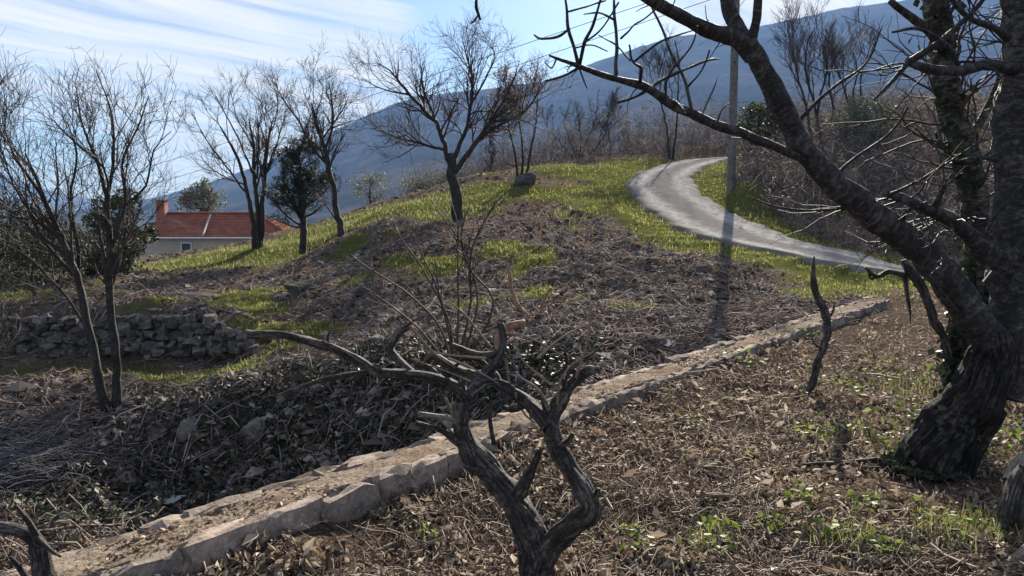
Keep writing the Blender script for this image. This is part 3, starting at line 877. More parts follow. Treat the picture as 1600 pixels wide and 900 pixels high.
# ------------------------------------------------------------------ bare trees
def bare_tree(name, label, cat, stems, height_, seed, n=(9, 60, 380, 1500), spread=0.55, up=0.12, lens=(0.5, 0.26, 0.14, 0.07), t0=0.35, group=None, limbs=None, twigmat='twig', bark='bare_bark', wander=0.16, rmin=0.006, leafy=None, leafcount=0):
    """stems: list of (points, radii). limbs: extra explicit main limbs as (points, radii)"""
    g = np.random.default_rng(seed)
    base = np.array(stems[0][0][0], float)
    th = thing(name, base, label, cat, group)
    SP, SR = [], []
    for k, (pts, rad) in enumerate(stems):
        v, f, path, r = limb(pts, np.array(rad) * .86, 9, 0.12, 0.07, 4, 1.0, 0.25, seed * 7 + k)
        link_mesh('trunk', v, f, M[bark], th)
        ii = np.linspace(0, len(path) - 1, 12).astype(int); SP.append(path[ii]); SR.append(r[ii])
    SP = np.array(SP); SR = np.array(SR)
    if limbs:
        l1p, l1r = [], []
        for k, (pts, rad) in enumerate(limbs):
            v, f, path, r = limb(pts, np.array(rad) * .7, 7, 0.12, 0.06, 4, 1.0, 0.35, seed * 13 + k)
            link_mesh('limb', v, f, M[bark], th)
            ii = np.linspace(0, len(path) - 1, 10).astype(int); l1p.append(path[ii]); l1r.append(r[ii])
        l1p = np.array(l1p); l1r = np.array(l1r)
        if n[0]:
            ap, ar = grow(g, SP, SR, n[0], t0, 0.98, spread, height_ * lens[0], 9, wander * 0.7, up, 0.55, 0.3, 0.35, rmin * 2)
            l1p = np.concatenate([l1p, ap]); l1r = np.concatenate([l1r, ar]); lv = [(ap, ar, 6)]
        else: lv = []
    else:
        l1p, l1r = grow(g, SP, SR, n[0], t0, 0.98, spread, height_ * lens[0], 9, wander * 0.7, up, 0.48, 0.25, 0.4, rmin * 1.6)
        lv = [(l1p, l1r, 6)]
    l2p, l2r = grow(g, l1p, l1r, n[1], 0.15, 0.95, spread * 1.15, height_ * lens[1] * 1.15, 7, wander * 1.2, up * .7, 0.5, 0.3, 0.45, rmin * 1.2)
    l3p, l3r = grow(g, l2p, l2r, int(n[2] * .8), 0.15, 0.97, spread * 1.3, height_ * lens[2] * 1.15, 5, wander * 1.2, up * .8, 0.6, 0.4, 0.4, rmin * .8)
    l4p, l4r = grow(g, l3p, l3r, int(n[3] * .6), 0.1, 0.98, spread * 1.35, height_ * lens[3] * 1.3, 3, wander * 1.2, up * .8, 0.7, 0.5, 0.3, rmin * 0.6)
    lv += [(l2p, l2r, 4), (l3p, l3r, 3), (l4p, l4r, 3)]
    mb = MB()
    for p_, r_, s_ in lv: mb.add(*tubes(p_, r_, s_))
    c = tag(mb.build('crown', M[twigmat], th), kind='stuff')
    if leafy:
        k = g.integers(len(l4p), size=leafcount)
        pos = l4p[k, g.integers(1, 4, leafcount)] + g.normal(0, 0.05, (leafcount, 3))
        v, f = leaves(pos, g.uniform(.07, .13, leafcount), 1.5, g)
        link_mesh('foliage', v, f, M[leafy], th, smooth=False)
    return th


def PP(lst, d=None):
    return [P(*(q if d is None else (q[0], q[1], d))) for q in lst]

def root(px, py, d):
    p = P(px, py, d); p[2] = hz(p[0], p[1]) - 0.12
    return p

# twin trees at the left
d = 10
bare_tree('ash_tree', 'straight slim bare tree, right one of the twin trees on the left bank', 'tree',
          [([root(186, 640, d)] + PP([(180, 560), (172, 470), (172, 400), (166, 330), (168, 300)], d), [.075, .06, .055, .05, .045, .04])],
          4.2, 31, (5, 55, 420, 1700), 0.5, 0.10, (0.36, 0.24, 0.13, 0.06), 0.5,
          limbs=[(PP([(172, 395), (196, 320), (190, 260), (215, 200), (232, 150)], d), [.035, .028, .024, .016, .008]),
                 (PP([(168, 310), (150, 250), (128, 190), (118, 130)], d), [.036, .026, .018, .008]),
                 (PP([(168, 310), (178, 240), (175, 180), (150, 110)], d), [.036, .026, .018, .008]),
                 (PP([(196, 320), (228, 290), (240, 235), (268, 205)], d), [.026, .02, .014, .006]),
                 (PP([(160, 260), (110, 215), (75, 180)], d), [.024, .016, .007])], rmin=.0045)
bare_tree('ash_tree', 'leaning bare tree, left one of the twin trees on the left bank', 'tree',
          [([root(168, 642, d - .1)] + PP([(150, 560), (130, 480), (118, 430), (95, 370), (70, 310), (40, 240)], d - .1), [.07, .062, .055, .05, .042, .03, .012])],
          4.2, 32, (8, 70, 480, 1900), 0.55, 0.10, (0.40, 0.24, 0.13, 0.06), 0.4,
          limbs=[(PP([(128, 470), (120, 380), (110, 310), (120, 240), (105, 190)], d), [.04, .034, .026, .018, .008]),
                 (PP([(118, 430), (60, 370), (10, 320), (-40, 270)], d), [.036, .028, .02, .008]),
                 (PP([(95, 370), (60, 300), (20, 240), (0, 170)], d), [.03, .024, .016, .007]),
                 (PP([(140, 520), (100, 460), (40, 400), (-20, 370)], d), [.028, .024, .018, .008])], rmin=.0045)
# scrub tree leaning in from the left edge
bare_tree('scrub_tree', 'tangled many stemmed bare scrub at the left edge', 'tree',
          [([root(-40, 520, 12.2)] + PP([(-20, 450), (10, 380), (20, 320)], 12.2), [.06, .05, .035, .012]), ([root(-60, 520, 12.2)] + PP([(-70, 440), (-60, 360), (-70, 300)], 12.2), [.06, .05, .035, .012]),
           ([root(60, 480, 15)] + PP([(50, 430), (70, 370), (60, 330)], 15), [.05, .04, .03, .012])],
          3.0, 33, (11, 65, 320, 900), 0.8, 0.06, (0.5, 0.3, 0.16, 0.08), 0.1, rmin=.005)
# three stemmed tree by the house
d = 28.5
bare_tree('ash_tree', 'three stemmed bare tree on the knoll in front of the house roof', 'tree',
          [([root(398, 390, d)] + PP([(394, 340), (385, 290), (370, 245), (348, 205)], d), [.12, .10, .08, .06, .03]),
           ([root(404, 390, d)] + PP([(403, 340), (398, 280), (396, 230), (390, 190)], d), [.12, .10, .085, .06, .03]),
           ([root(408, 390, d + .1)] + PP([(410, 330), (413, 280), (419, 220), (426, 190)], d), [.11, .10, .08, .05, .03])],
          6, 34, (14, 110, 620, 2000), 0.55, 0.10, (0.42, 0.22, 0.12, 0.06), 0.4, rmin=.0085,
          limbs=[(PP([(388, 305), (352, 258), (322, 218), (303, 182)], d), [.06, .045, .03, .012]), (PP([(394, 270), (372, 215), (350, 175), (338, 150)], d), [.055, .04, .03, .012]),
                 (PP([(402, 280), (404, 215), (400, 165)], d), [.055, .04, .012]), (PP([(412, 280), (432, 225), (444, 185)], d), [.055, .035, .012]), (PP([(385, 290), (340, 270), (308, 240)], d), [.04, .03, .01])])
d = 26
bare_tree('ash_tree', 'slim bare tree with curved trunk between the pine and the debris mound', 'tree',
          [([root(536, 410, d)] + PP([(530, 350), (522, 300), (512, 255), (505, 225), (493, 185), (486, 160)], d), [.14, .12, .105, .10, .075, .045, .015])],
          5.0, 35, (9, 95, 560, 2000), 0.6, 0.09, (0.40, 0.22, 0.12, 0.06), 0.5,
          limbs=[(PP([(513, 258), (490, 232), (470, 195), (446, 160), (432, 138)], d), [.07, .06, .045, .03, .012]),
                 (PP([(508, 240), (520, 190), (518, 155), (513, 125)], d), [.06, .05, .035, .012]),
                 (PP([(505, 215), (533, 175), (545, 150)], d), [.04, .03, .012]),
                 (PP([(529, 350), (510, 320), (500, 300)], d), [.04, .03, .015])], rmin=.008)
# big forked tree in the middle
d = 25.5
bare_tree('oak_tree', 'wide forked bare tree standing in the middle of the slope', 'tree',
          [([root(718, 365, d)] + PP([(714, 320), (710, 285), (704, 258), (706, 240)], d), [.24, .20, .18, .17, .13])],
          6.5, 36, (0, 110, 850, 3600), 0.55, 0.055, (0.4, 0.24, 0.13, 0.06), 0.6,
          limbs=[(PP([(704, 260), (694, 225), (680, 190), (655, 165), (630, 135), (608, 110), (585, 95)], d), [.13, .11, .095, .08, .06, .035, .012]),
                 (PP([(698, 235), (660, 225), (620, 215), (580, 195)], d), [.07, .055, .035, .012]),
                 (PP([(708, 250), (725, 210), (735, 170), (738, 125), (727, 80), (720, 52)], d), [.11, .09, .075, .055, .03, .010]),
                 (PP([(710, 270), (735, 235), (760, 200), (785, 160), (800, 130), (812, 95)], d), [.13, .11, .09, .06, .035, .012]),
                 (PP([(768, 190), (810, 180), (838, 150), (848, 115)], d), [.07, .055, .035, .012]),
                 (PP([(680, 190), (660, 130), (665, 95)], d), [.06, .04, .012]),
                 (PP([(735, 165), (760, 120), (773, 88), (762, 62)], d), [.05, .04, .025, .010]),
                 (PP([(640, 148), (600, 140), (560, 120)], d), [.045, .03, .01])], rmin=.0075)


# ------------------------------------------------------------------ leafy trees and shrubs
def leafy_tree(name, label, cat, px, py, d, w, h, leafmat_, seed, count=2600, size=(.10, .2), trunk=0.06, gap=0.5, lift=0.0, tilt=1.2):
    g = np.random.default_rng(seed)
    b = P(px, py, d); b[2] = hz(b[0], b[1])
    th = thing(name, b, label, cat)
    v, f, path, r = limb([b - (0, 0, .1), b + (0, 0, h * .35), b + (0.05 * w, 0, h * .75)], [trunk, trunk * .7, trunk * .3], 7, .15, .08, 4, 1, .3, seed)
    link_mesh('trunk', v, f, M['bare_bark'], th)
    nc = 46
    u = norm(g.normal(size=(nc, 3))) * g.uniform(.35, 1, (nc, 1)) ** .6
    cen = b + np.array((0, 0, lift + (h - lift) * .52)) + u * np.array((w / 2, w / 2, (h - lift) * .47)) * np.where(u[:, 2:3] < -.3, .85, 1)
    sel = g.integers(nc, size=count); rad = g.uniform(.10, .24, nc)[sel] * w
    pos = cen[sel] + norm(g.normal(size=(count, 3))) * (rad * g.uniform(.3, 1, count) ** gap)[:, None]
    pos[:, 2] = np.maximum(pos[:, 2], b[2] + 0.02)
    v, f = leaves(pos, g.uniform(*size, count), tilt, g)
    link_mesh('crown', v, f, M[leafmat_], th, smooth=False)
    br, rr = grow(g, np.array([path[np.linspace(0, len(path) - 1, 8).astype(int)]]), np.array([r[np.linspace(0, len(path) - 1, 8).astype(int)]]), 16, .2, 1, .8, h * .4, 5, .2, .05, .5, .3, .3, .008)
    vv, ff = tubes(br, rr, 4); link_mesh('branch', vv, ff, M['bare_bark'], th)
    return th

leafy_tree('evergreen_shrub', 'dark leafy evergreen bush left of the red roofed house', 'shrub', 192, 420, 24, 1.7, 2.4, 'evergreen', 51, 4200, (.08, .16))
gx_ = P(316, 345, 88); gz_ = hz(gx_[0], gx_[1])
leafy_tree('round_tree', 'small round green tree behind the red roof', 'tree', 316, 345, 88, 4.2, P(316, 284, 88)[2] - gz_, 'olive_leaf', 52, 3200, (.2, .42), .14, lift=P(316, 345, 88)[2] - gz_)
leafy_tree('olive_tree', 'pale grey green olive tree on the crest behind the grass', 'tree', 578, 330, 44, 2.4, 2.1, 'olive_leaf', 53, 1500, (.07, .15), gap=.8)
leafy_tree('crest_bush', 'low green bush on the crest right of the olive tree', 'shrub', 655, 300, 46, 2.8, .9, 'olive_leaf', 54, 1100, (.07, .15), gap=.8)
leafy_tree('crest_bush', 'low dark bush on the crest left of the forked tree trunk', 'shrub', 690, 297, 47, 1.8, 1.0, 'olive_leaf', 55, 800, (.07, .15), gap=.8)
leafy_tree('evergreen_shrub', 'dark green bush behind the utility pole', 'shrub', 1182, 260, 37, 2.4, 2.6, 'evergreen', 56, 3200, (.1, .2))
leafy_tree('evergreen_shrub', 'broad dark evergreen on the brushy bank under the leaning limb', 'shrub', 1345, 235, 36, 3.2, 2.1, 'olive_leaf', 57, 3600, (.1, .2))
leafy_tree('leafy_scrub', 'low dark scrub at the left end of the grass terrace', 'shrub', 30, 455, 19, 3.0, 1.9, 'evergreen', 58, 4200, (.08, .16))
leafy_tree('leafy_scrub', 'low dark scrub between the evergreen bush and the knoll', 'shrub', 150, 440, 22, 2.2, 1.2, 'evergreen', 59, 2600, (.08, .16))


# pine
def pine(px, py, d, h, label, seed):
    g = np.random.default_rng(seed)
    b = root(px, py, d)
    th = thing('pine_tree', b, label, 'tree')
    top = P(466, 222, d); pts = [b, b + (top - b) * .4 + (.05, 0, 0), b + (top - b) * .8, top]
    v, f, path, r = limb(pts, [.13, .11, .06, .015], 8, .15, .08, 4, 1, .2, seed)
    link_mesh('trunk', v, f, M['bare_bark'], th)
    ii = np.linspace(0, len(path) - 1, 12).astype(int)
    bp, br = grow(g, np.array([path[ii]]), np.array([r[ii]]), 70, .30, .99, 1.15, 2.1, 7, .14, .05, .4, .3, .78, .012)
    vv, ff = tubes(bp, br, 5); link_mesh('branch', vv, ff, M['bare_bark'], th)
    tp, tr = grow(g, bp, br, 700, .3, 1, .7, .35, 3, .2, .08, .6, .5, .3, .006)
    n = 12000; k = g.integers(len(tp), size=n); q = g.integers(1, 4, n)
    pos = tp[k, q] + g.normal(0, .05, (n, 3))
    v, f = leaves(pos, g.uniform(.08, .16, n), 1.5, g, aspect=.2)
    link_mesh('crown', v, f, M['pine'], th, smooth=False)

pine(473, 405, 27.5, 4, 'dark pine with open branches beside the slim curved tree', 61)

# russet tree and other trees along the crest
def auto_tree(px, py, d, top, label, seed, name='bare_tree', stems=1, n=(10, 60, 360, 1200), lean=0, cat='tree', r0=.09, **kw):
    b = root(px, py, d); g = np.random.default_rng(seed); st = []
    for k in range(stems):
        off = (k - (stems - 1) / 2)
        e = P(px + lean + off * 26, top + abs(off) * 12 + 12, d); b2 = b + np.array((off * .16, g.normal(0, .1), 0))
        m1 = b2 + (e - b2) * .35 + np.array((g.normal(0, .12), g.normal(0, .1), 0)); m2 = b2 + (e - b2) * .7 + np.array((g.normal(0, .15), g.normal(0, .1), 0))
        st.append(([b2, m1, m2, e], [r0, r0 * .75, r0 * .5, r0 * .15]))
    h = P(px, top, d)[2] - b[2]
    return bare_tree(name, label, cat, st, h, seed, n, group=None, **kw)

auto_tree(815, 290, 33, 130, 'bare tree with russet dead leaves behind the forked tree', 71, 'russet_tree', 3, (12, 70, 400, 1300), r0=.07, leafy='russet_leaf', leafcount=1500, rmin=.010, t0=.45)
auto_tree(1048, 243, 46, 90, 'thin bare tree at the top of the lane bend', 72, 'bare_tree', 2, (10, 50, 300, 900), r0=.09, rmin=.013)
auto_tree(1275, 250, 40, 45, 'tall feathery bare tree right of the utility pole', 73, 'bare_tree', 4, (24, 140, 700, 2400), r0=.10, rmin=.011, up=.14, spread=.4)
auto_tree(905, 250, 48, 160, 'bushy bare shrub on the crest left of the lane', 74, 'bare_shrub', 5, (20, 80, 400, 1100), r0=.05, rmin=.012, spread=.5)
auto_tree(765, 285, 40, 215, 'slender bare sapling just right of the forked tree', 75, 'bare_sapling', 1, (8, 40, 160, 400), r0=.06, rmin=.012)
auto_tree(1330, 230, 44, 60, 'bare tree behind the leaning cherry limb', 76, 'bare_tree', 3, (18, 90, 500, 1500), r0=.09, rmin=.012, up=.14, spread=.45)
auto_tree(955, 250, 52, 155, 'thin pale bare tree in the wood left of the lane', 77, 'bare_tree', 1, (8, 40, 200, 500), r0=.08, rmin=.014)


# winter wood behind the crest, brush on the right hand bank: masses nobody could count
def stems_mass(name, label, xy, hts, mat, seed, lean=.25, r=(.012, .03), kids=3, kl=.4, up=.05):
    g = np.random.default_rng(seed); n = len(xy)
    z = height(xy[:, 0], xy[:, 1]); p = np.zeros((n, 6, 3)); p[:, 0] = np.column_stack([xy, z - .1])
    dr = norm(np.column_stack([g.normal(0, lean, (n, 2)), np.ones(n)]))
    for k in range(5):
        dr = norm(dr + g.normal(0, .12, (n, 3)) + np.array((0, 0, up))); p[:, k + 1] = p[:, k] + dr * (hts / 5)[:, None]
    rr = g.uniform(*r, n)[:, None] * np.linspace(1, .3, 6)[None]
    mb = MB().add(*tubes(p, rr, 3))
    a, b = grow(g, p, rr, n * kids, .2, 1, .6, float(hts.mean()) * kl, 3, .2, .08, .7, .4, .4, r[0] * .6)
    mb.add(*tubes(a, b, 3))
    a2, b2 = grow(g, a, b, n * kids * 2, .2, 1, .7, float(hts.mean()) * kl * .45, 2, .2, .08, .8, .5, .4, r[0] * .5)
    mb.add(*tubes(a2, b2, 3))
    o = mb.build(name, M[mat], None); tag(o, label, 'undergrowth' if 'brush' in name else 'wood', kind='stuff')
    return o

n = 1050
px = rng.uniform(640, 1240, n); dd_ = rng.uniform(46, 66, n)
xy = np.column_stack([(px - 800) / FPX * dd_, dd_])
rd, _ = road_dist(xy[:, 0], xy[:, 1]); xy = xy[rd > 2.2]
wood_xy = xy.copy(); wood_h = rng.uniform(1.0, 3.6, len(xy)) * (.45 + .55 * np.clip((xy[:, 0] + 10) / 20, 0, 1))
stems_mass('winter_wood', 'brown leafless wood filling the crest behind the lane', xy, wood_h, 'brush', 81, .22, (.007, .02), 6, .45, .06)
n = 3500
px = rng.uniform(1150, 1720, n); dd_ = rng.uniform(20, 48, n) 
xy = np.column_stack([(px - 800) / FPX * dd_, dd_])
rd, _ = road_dist(xy[:, 0], xy[:, 1]); t_, s_ = wall_ts(xy[:, 0], xy[:, 1])
cl_ = fbm(xy[:, 0] * .5, xy[:, 1] * .5, 77, 3)
keep = (rd > 2.6) & ((s_ > 3) | (xy[:, 1] > 22)) & (cl_ > -.12)
keep &= ~((xy[:, 0] < 7.6 + .1) & (xy[:, 1] < 36))
xy = xy[keep]
stems_mass('brushwood', 'dense brown bramble and brushwood on the bank right of the lane', xy, rng.uniform(.5, 2.0, len(xy)), 'brush', 82, .5, (.006, .016), 3, .5, .0)
def twig_fill(name, label, xy_, top, n, sz, seed, spread=.4, power=1.3):
    g = np.random.default_rng(seed); k = g.integers(len(xy_), size=n); q = xy_[k] + g.normal(0, spread, (n, 2))
    zz = g.random(n) ** power * (top[k] if hasattr(top, '__len__') else top)
    c = np.column_stack([q, height(q[:, 0], q[:, 1]) + zz])
    v, f = leaves(c, g.uniform(*sz, n), 1.8, g, .09, .1)
    return tag(link_mesh(name, v, f, M['brush_twig'], None, False), label, 'undergrowth', kind='stuff')
M['brush_twig'] = leafmat('brush_twig', [(0.0, (0.05, 0.042, 0.039)), (0.6, (0.125, 0.104, 0.096)), (1.0, (0.26, 0.225, 0.205))], 0.3, .8, .02)
twig_fill('brush_twigs', 'fine twigs tangled through the brush right of the lane', xy, 1.5, 26000, (.2, .55), 301)
twig_fill('wood_twigs', 'fine brown twigs filling the leafless wood behind the lane', wood_xy, wood_h, 20000, (.25, .7), 302, .45, 1.3)
# dead leaves and ivy caught in the brush
k = rng.integers(len(xy), size=16000); q = xy[k] + rng.normal(0, .25, (16000, 2))
v, f = leaves(np.column_stack([q, height(q[:, 0], q[:, 1]) + rng.uniform(0, 1.0, 16000) ** 1.6 * 1.2]), rng.uniform(.05, .11, 16000), 1.3)
M['bramble_leaf'] = leafmat('bramble_leaf', [(0.0, (0.10, 0.075, 0.06)), (0.6, (0.22, 0.17, 0.14)), (1.0, (0.42, 0.35, 0.30))], 0.45, .6, .25)
tag(link_mesh('bramble_leaves', v, f, M['bramble_leaf'], None, False), 'dry brown leaves caught in the brush right of the lane', 'undergrowth', kind='stuff')
k = rng.integers(len(xy), size=9000); q = xy[k] + rng.normal(0, .3, (9000, 2))
v, f = leaves(np.column_stack([q, height(q[:, 0], q[:, 1]) + rng.uniform(0, 1.0, 9000) ** 1.6 * .9]), rng.uniform(.06, .13, 9000), 1.3)
tag(link_mesh('bramble_greens', v, f, M['ivy_leaf'], None, False), 'dark green bramble leaves on the bank right of the lane', 'undergrowth', kind='stuff')


# ------------------------------------------------------------------ utility pole and wires
pb = P(1142, 292, 29.5); pb[2] = hz(pb[0], pb[1])
pole = thing('utility_pole', pb, 'tall grey utility pole standing on the inside of the lane bend', 'pole')
M['pole'] = material('weathered_pole', bark_fn((0.075, 0.067, 0.06), (0.14, 0.126, 0.114), (0.21, 0.192, 0.176), 5), 0.8, 0.2, bump=(.3, .01))
ptop = np.array((pb[0] + .02, pb[1], P(1142, -42, 29.5)[2]))
v, f, _, _ = limb([pb - (0, 0, .4), (pb + ptop) / 2, ptop], [.155, .14, .125], 16, .4, .012, 2, .3)
link_mesh('shaft', v, f, M['pole'], pole)
M['metal'] = plain('dull_metal', (.12, .12, .12), 10, .2, .5)
sh = P(1146, 98, 29.5)
v, f, _, _ = limb([(pb[0], pb[1] - .19, sh[2]), (pb[0] - .12, pb[1] - .3, sh[2] + .02)], [.05, .05], 8, .05, .02, 1); link_mesh('bracket', v, f, M['metal'], pole)
v, f = boxv(pb[0] - .9, pb[0] + .9, pb[1] - .23, pb[1] - .13, ptop[2] - .6, ptop[2] - .48); link_mesh('crossarm', v, f, M['pole'], pole, False)
for k in (-.8, 0, .8):
    v, f, _, _ = limb([(pb[0] + k, pb[1] - .18, ptop[2] - .48), (pb[0] + k, pb[1] - .18, ptop[2] - .3)], [.05, .035], 8, .04, .05, 1); link_mesh('insulator', v, f, M['white'], pole)
M['wire'] = plain('dark_wire', (.03, .03, .03), 10, .1, .5)
for k, (ea, sag, lab) in enumerate([((-120, 352, 118), .9, 'upper overhead wire running from the pole to the left over the house'), ((-120, 372, 118), 1.3, 'lower overhead wire running from the pole to the left over the house')]):
    a = np.array((pb[0] - .8 + .8 * k, pb[1] - .18, ptop[2] - .3 - .35 * k)); b = P(*ea); m_ = (a + b) / 2 - (0, 0, sag)
    v, f, _, _ = limb([a, (a + m_) / 2 - (0, 0, sag * .25), m_, (b + m_) / 2 - (0, 0, sag * .25), b], [.012, .014, .018, .022, .026], 6, 2.0, 0, 1, 0, 0)
    tag(link_mesh('overhead_wire', v, f, M['wire'], None), lab, 'wire')
a = np.array((pb[0] + .8, pb[1] - .18, ptop[2] - .3)); b = np.array((14, 62, 14.0))
v, f, _, _ = limb([a, (a + b) / 2 - (0, 0, .4), b], [.012, .014, .016], 6, 1.5, 0, 1, 0, 0)
tag(link_mesh('overhead_wire', v, f, M['wire'], None), 'overhead wire leaving the pole uphill along the lane', 'wire')


# ------------------------------------------------------------------ foreground: pruned vine stump
def px_r(w, d): return w * 0.445 * d / FPX

def woody(parent, name, pts, mat, sides=18, step=.018, gnarl=.13, twist=6, wob=.2, seed=0):
    """pts: (px, py, d, width in px)"""
    p = [P(a, b, c) for a, b, c, _ in pts]; r = [px_r(e, c) for _, _, c, e in pts]
    v, f, path, rr = limb(p, r, sides, step, gnarl, 6, twist, wob, seed, fibre=(.30 if mat == 'vine_bark' else .24 if mat == 'foot_bark' else .10) if sides > 9 else 0, band=.085 if mat in ('cherry_bark', 'moss_bark') and sides > 13 else 0)
    o = link_mesh(name, v, f, M[mat], parent, attrs={'bark': BARKCO[0]})
    return path, rr

vb = P(838, 905, 3.5); vb[2] = 0
vs = thing('pruned_stump', vb, 'gnarled dark pruned vine stump with two twisted limbs in the foreground centre', 'tree stump')
D = 3.5
woody(vs, 'trunk', [(838, 935, D, 64), (838, 900, D, 56), (830, 850, D, 56), (803, 785, D, 50), (777, 750, D, 46), (745, 713, D, 42), (727, 680, D, 32), (722, 648, D, 29), (728, 615, D + .02, 27)], 'vine_bark', 44, .010, .15, 8, .15, 1)
woody(vs, 'limb', [(842, 895, D, 46), (864, 850, D - .03, 42), (895, 822, D - .06, 40), (921, 800, D - .08, 37), (914, 775, D - .06, 34), (893, 741, D - .03, 31), (874, 706, D, 30), (861, 672, D + .02, 28), (865, 640, D + .05, 24), (891, 606, D + .1, 21), (916, 583, D + .12, 18), (938, 578, D + .12, 13)], 'vine_bark', 40, .010, .15, 8, .15, 2)
woody(vs, 'limb', [(733, 630, D, 24), (722, 610, D - .02, 22), (700, 598, D - .06, 21), (660, 587, D - .1, 19), (592, 581, D - .15, 18), (566, 568, D - .17, 17), (520, 545, D - .2, 16), (445, 525, D - .25, 14), (385, 523, D - .28, 15)], 'vine_bark', 30, .010, .10, 6, .15, 3)
woody(vs, 'limb', [(730, 618, D, 22), (752, 592, D + .05, 20), (780, 560, D + .1, 17), (788, 530, D + .13, 14), (782, 505, D + .14, 12)], 'vine_bark', 16, .012, .12, 6, .2, 4)
woody(vs, 'limb', [(858, 668, D, 24), (840, 645, D + .06, 24), (812, 622, D + .12, 20), (784, 604, D + .2, 18), (770, 585, D + .25, 16), (735, 587, D + .3, 16), (700, 570, D + .33, 15), (675, 556, D + .35, 14), (664, 572, D + .36, 11)], 'vine_bark', 28, .012, .13, 6, .25, 5)
for k, (pts, mt) in enumerate([
    ([(768, 628, D + .1, 7), (766, 655, D + .08, 8), (773, 695, D + .02, 9)], 'vine_bark'),
    ([(740, 712, D, 17), (712, 690, D - .04, 13), (688, 673, D - .06, 9), (650, 661, D - .08, 9)], 'vine_bark'),
    ([(727, 672, D, 13), (703, 654, D - .03, 10), (655, 647, D - .08, 9)], 'pale_wood'),
    ([(716, 660, D, 8), (704, 640, D - .03, 6), (696, 622, D - .05, 5)], 'pale_wood'),
    ([(802, 783, D, 30), (822, 750, D - .04, 20), (834, 725, D - .05, 13), (843, 703, D - .06, 10)], 'vine_bark'),
    ([(575, 583, D - .16, 13), (540, 587, D - .12, 11), (497, 597, D - .06, 9), (436, 618, D, 6)], 'vine_bark'),
    ([(650, 588, D - .1, 13), (622, 562, D, 14), (612, 545, D + .05, 15), (622, 522, D + .08, 14), (642, 504, D + .1, 11)], 'vine_bark'),
    ([(782, 552, D + .1, 14), (748, 554, D + .16, 13), (706, 540, D + .2, 10)], 'vine_bark'),
    ([(784, 556, D + .12, 15), (778, 530, D + .16, 15), (790, 512, D + .2, 15), (820, 504, D + .22, 14)], 'cut_wood'),
    ([(855, 655, D + .03, 10), (848, 620, D + .06, 8), (858, 585, D + .08, 6), (868, 570, D + .1, 4)], 'vine_bark'),
    ([(862, 650, D + .05, 9), (842, 610, D + .0, 6), (812, 590, D - .03, 5), (806, 580, D - .03, 4)], 'pale_wood'),
    ([(880, 615, D + .08, 10), (885, 590, D + .1, 7), (900, 570, D + .12, 6), (935, 545, D + .15, 4)], 'vine_bark'),
    ([(905, 590, D + .1, 12), (890, 575, D + .15, 9), (862, 590, D + .2, 7)], 'vine_bark'),
    ([(690, 596, D - .06, 12), (672, 575, D, 10), (650, 570, D + .04, 9)], 'vine_bark'),
    ([(740, 606, D + .03, 14), (765, 596, D - .04, 11), (792, 600, D - .08, 8), (806, 612, D - .1, 7)], 'vine_bark'),
    ([(822, 632, D + .1, 14), (802, 640, D + .04, 11), (786, 636, D, 8)], 'vine_bark'),
    ([(770, 588, D + .25, 13), (752, 566, D + .22, 11), (728, 560, D + .2, 9), (712, 572, D + .18, 7)], 'vine_bark'),
    ([(725, 642, D, 11), (740, 630, D - .06, 9), (762, 622, D - .1, 7)], 'vine_bark'),
    ([(871, 700, D, 14), (888, 690, D - .05, 10), (896, 678, D - .07, 8)], 'vine_bark'),
    ([(918, 790, D - .07, 18), (932, 776, D - .1, 12), (936, 764, D - .12, 9)], 'vine_bark'),
    ([(760, 735, D - .02, 18), (740, 735, D - .08, 11), (728, 728, D - .1, 8)], 'vine_bark'),
    ([(640, 585, D - .12, 10), (628, 600, D - .14, 8), (606, 608, D - .12, 6)], 'vine_bark'),
    ([(885, 612, D + .08, 10), (878, 588, D + .05, 8), (886, 566, D + .03, 5), (880, 540, D, 3)], 'vine_bark'),
    ([(520, 546, D - .2, 8), (512, 530, D - .18, 6), (516, 516, D - .16, 4)], 'vine_bark'),
]):
    woody(vs, 'branch', pts, mt, 12, .012, .10, 6, .2, 10 + k)
# the thin sideways suckers on the stump
g = np.random.default_rng(5)
st = [(790, 520, 885, 560), (640, 508, 710, 575), (700, 560, 780, 600), (742, 600, 640, 560), (800, 600, 860, 670), (860, 600, 800, 520), (840, 560, 930, 500), (690, 640, 760, 600), (900, 590, 925, 470), (765, 540, 700, 470), (760, 560, 650, 545), (720, 690, 660, 640), (870, 640, 905, 560), (790, 560, 830, 640)]
for a, b, c, e in st:
    m_ = ((a + c) / 2 + g.normal(0, 9), (b + e) / 2 + g.normal(0, 9)); dz = g.uniform(-.15, .3)
    p = [P(a, b, D + .05), P(*m_, D + .05 + dz / 2), P(c, e, D + .05 + dz)]
    v, f, _, _ = limb(p, [.0065, .005, .0025], 6, .03, .05, 2, 1, .5, 3); link_mesh('sucker', v, f, M['dry_stick'], vs)


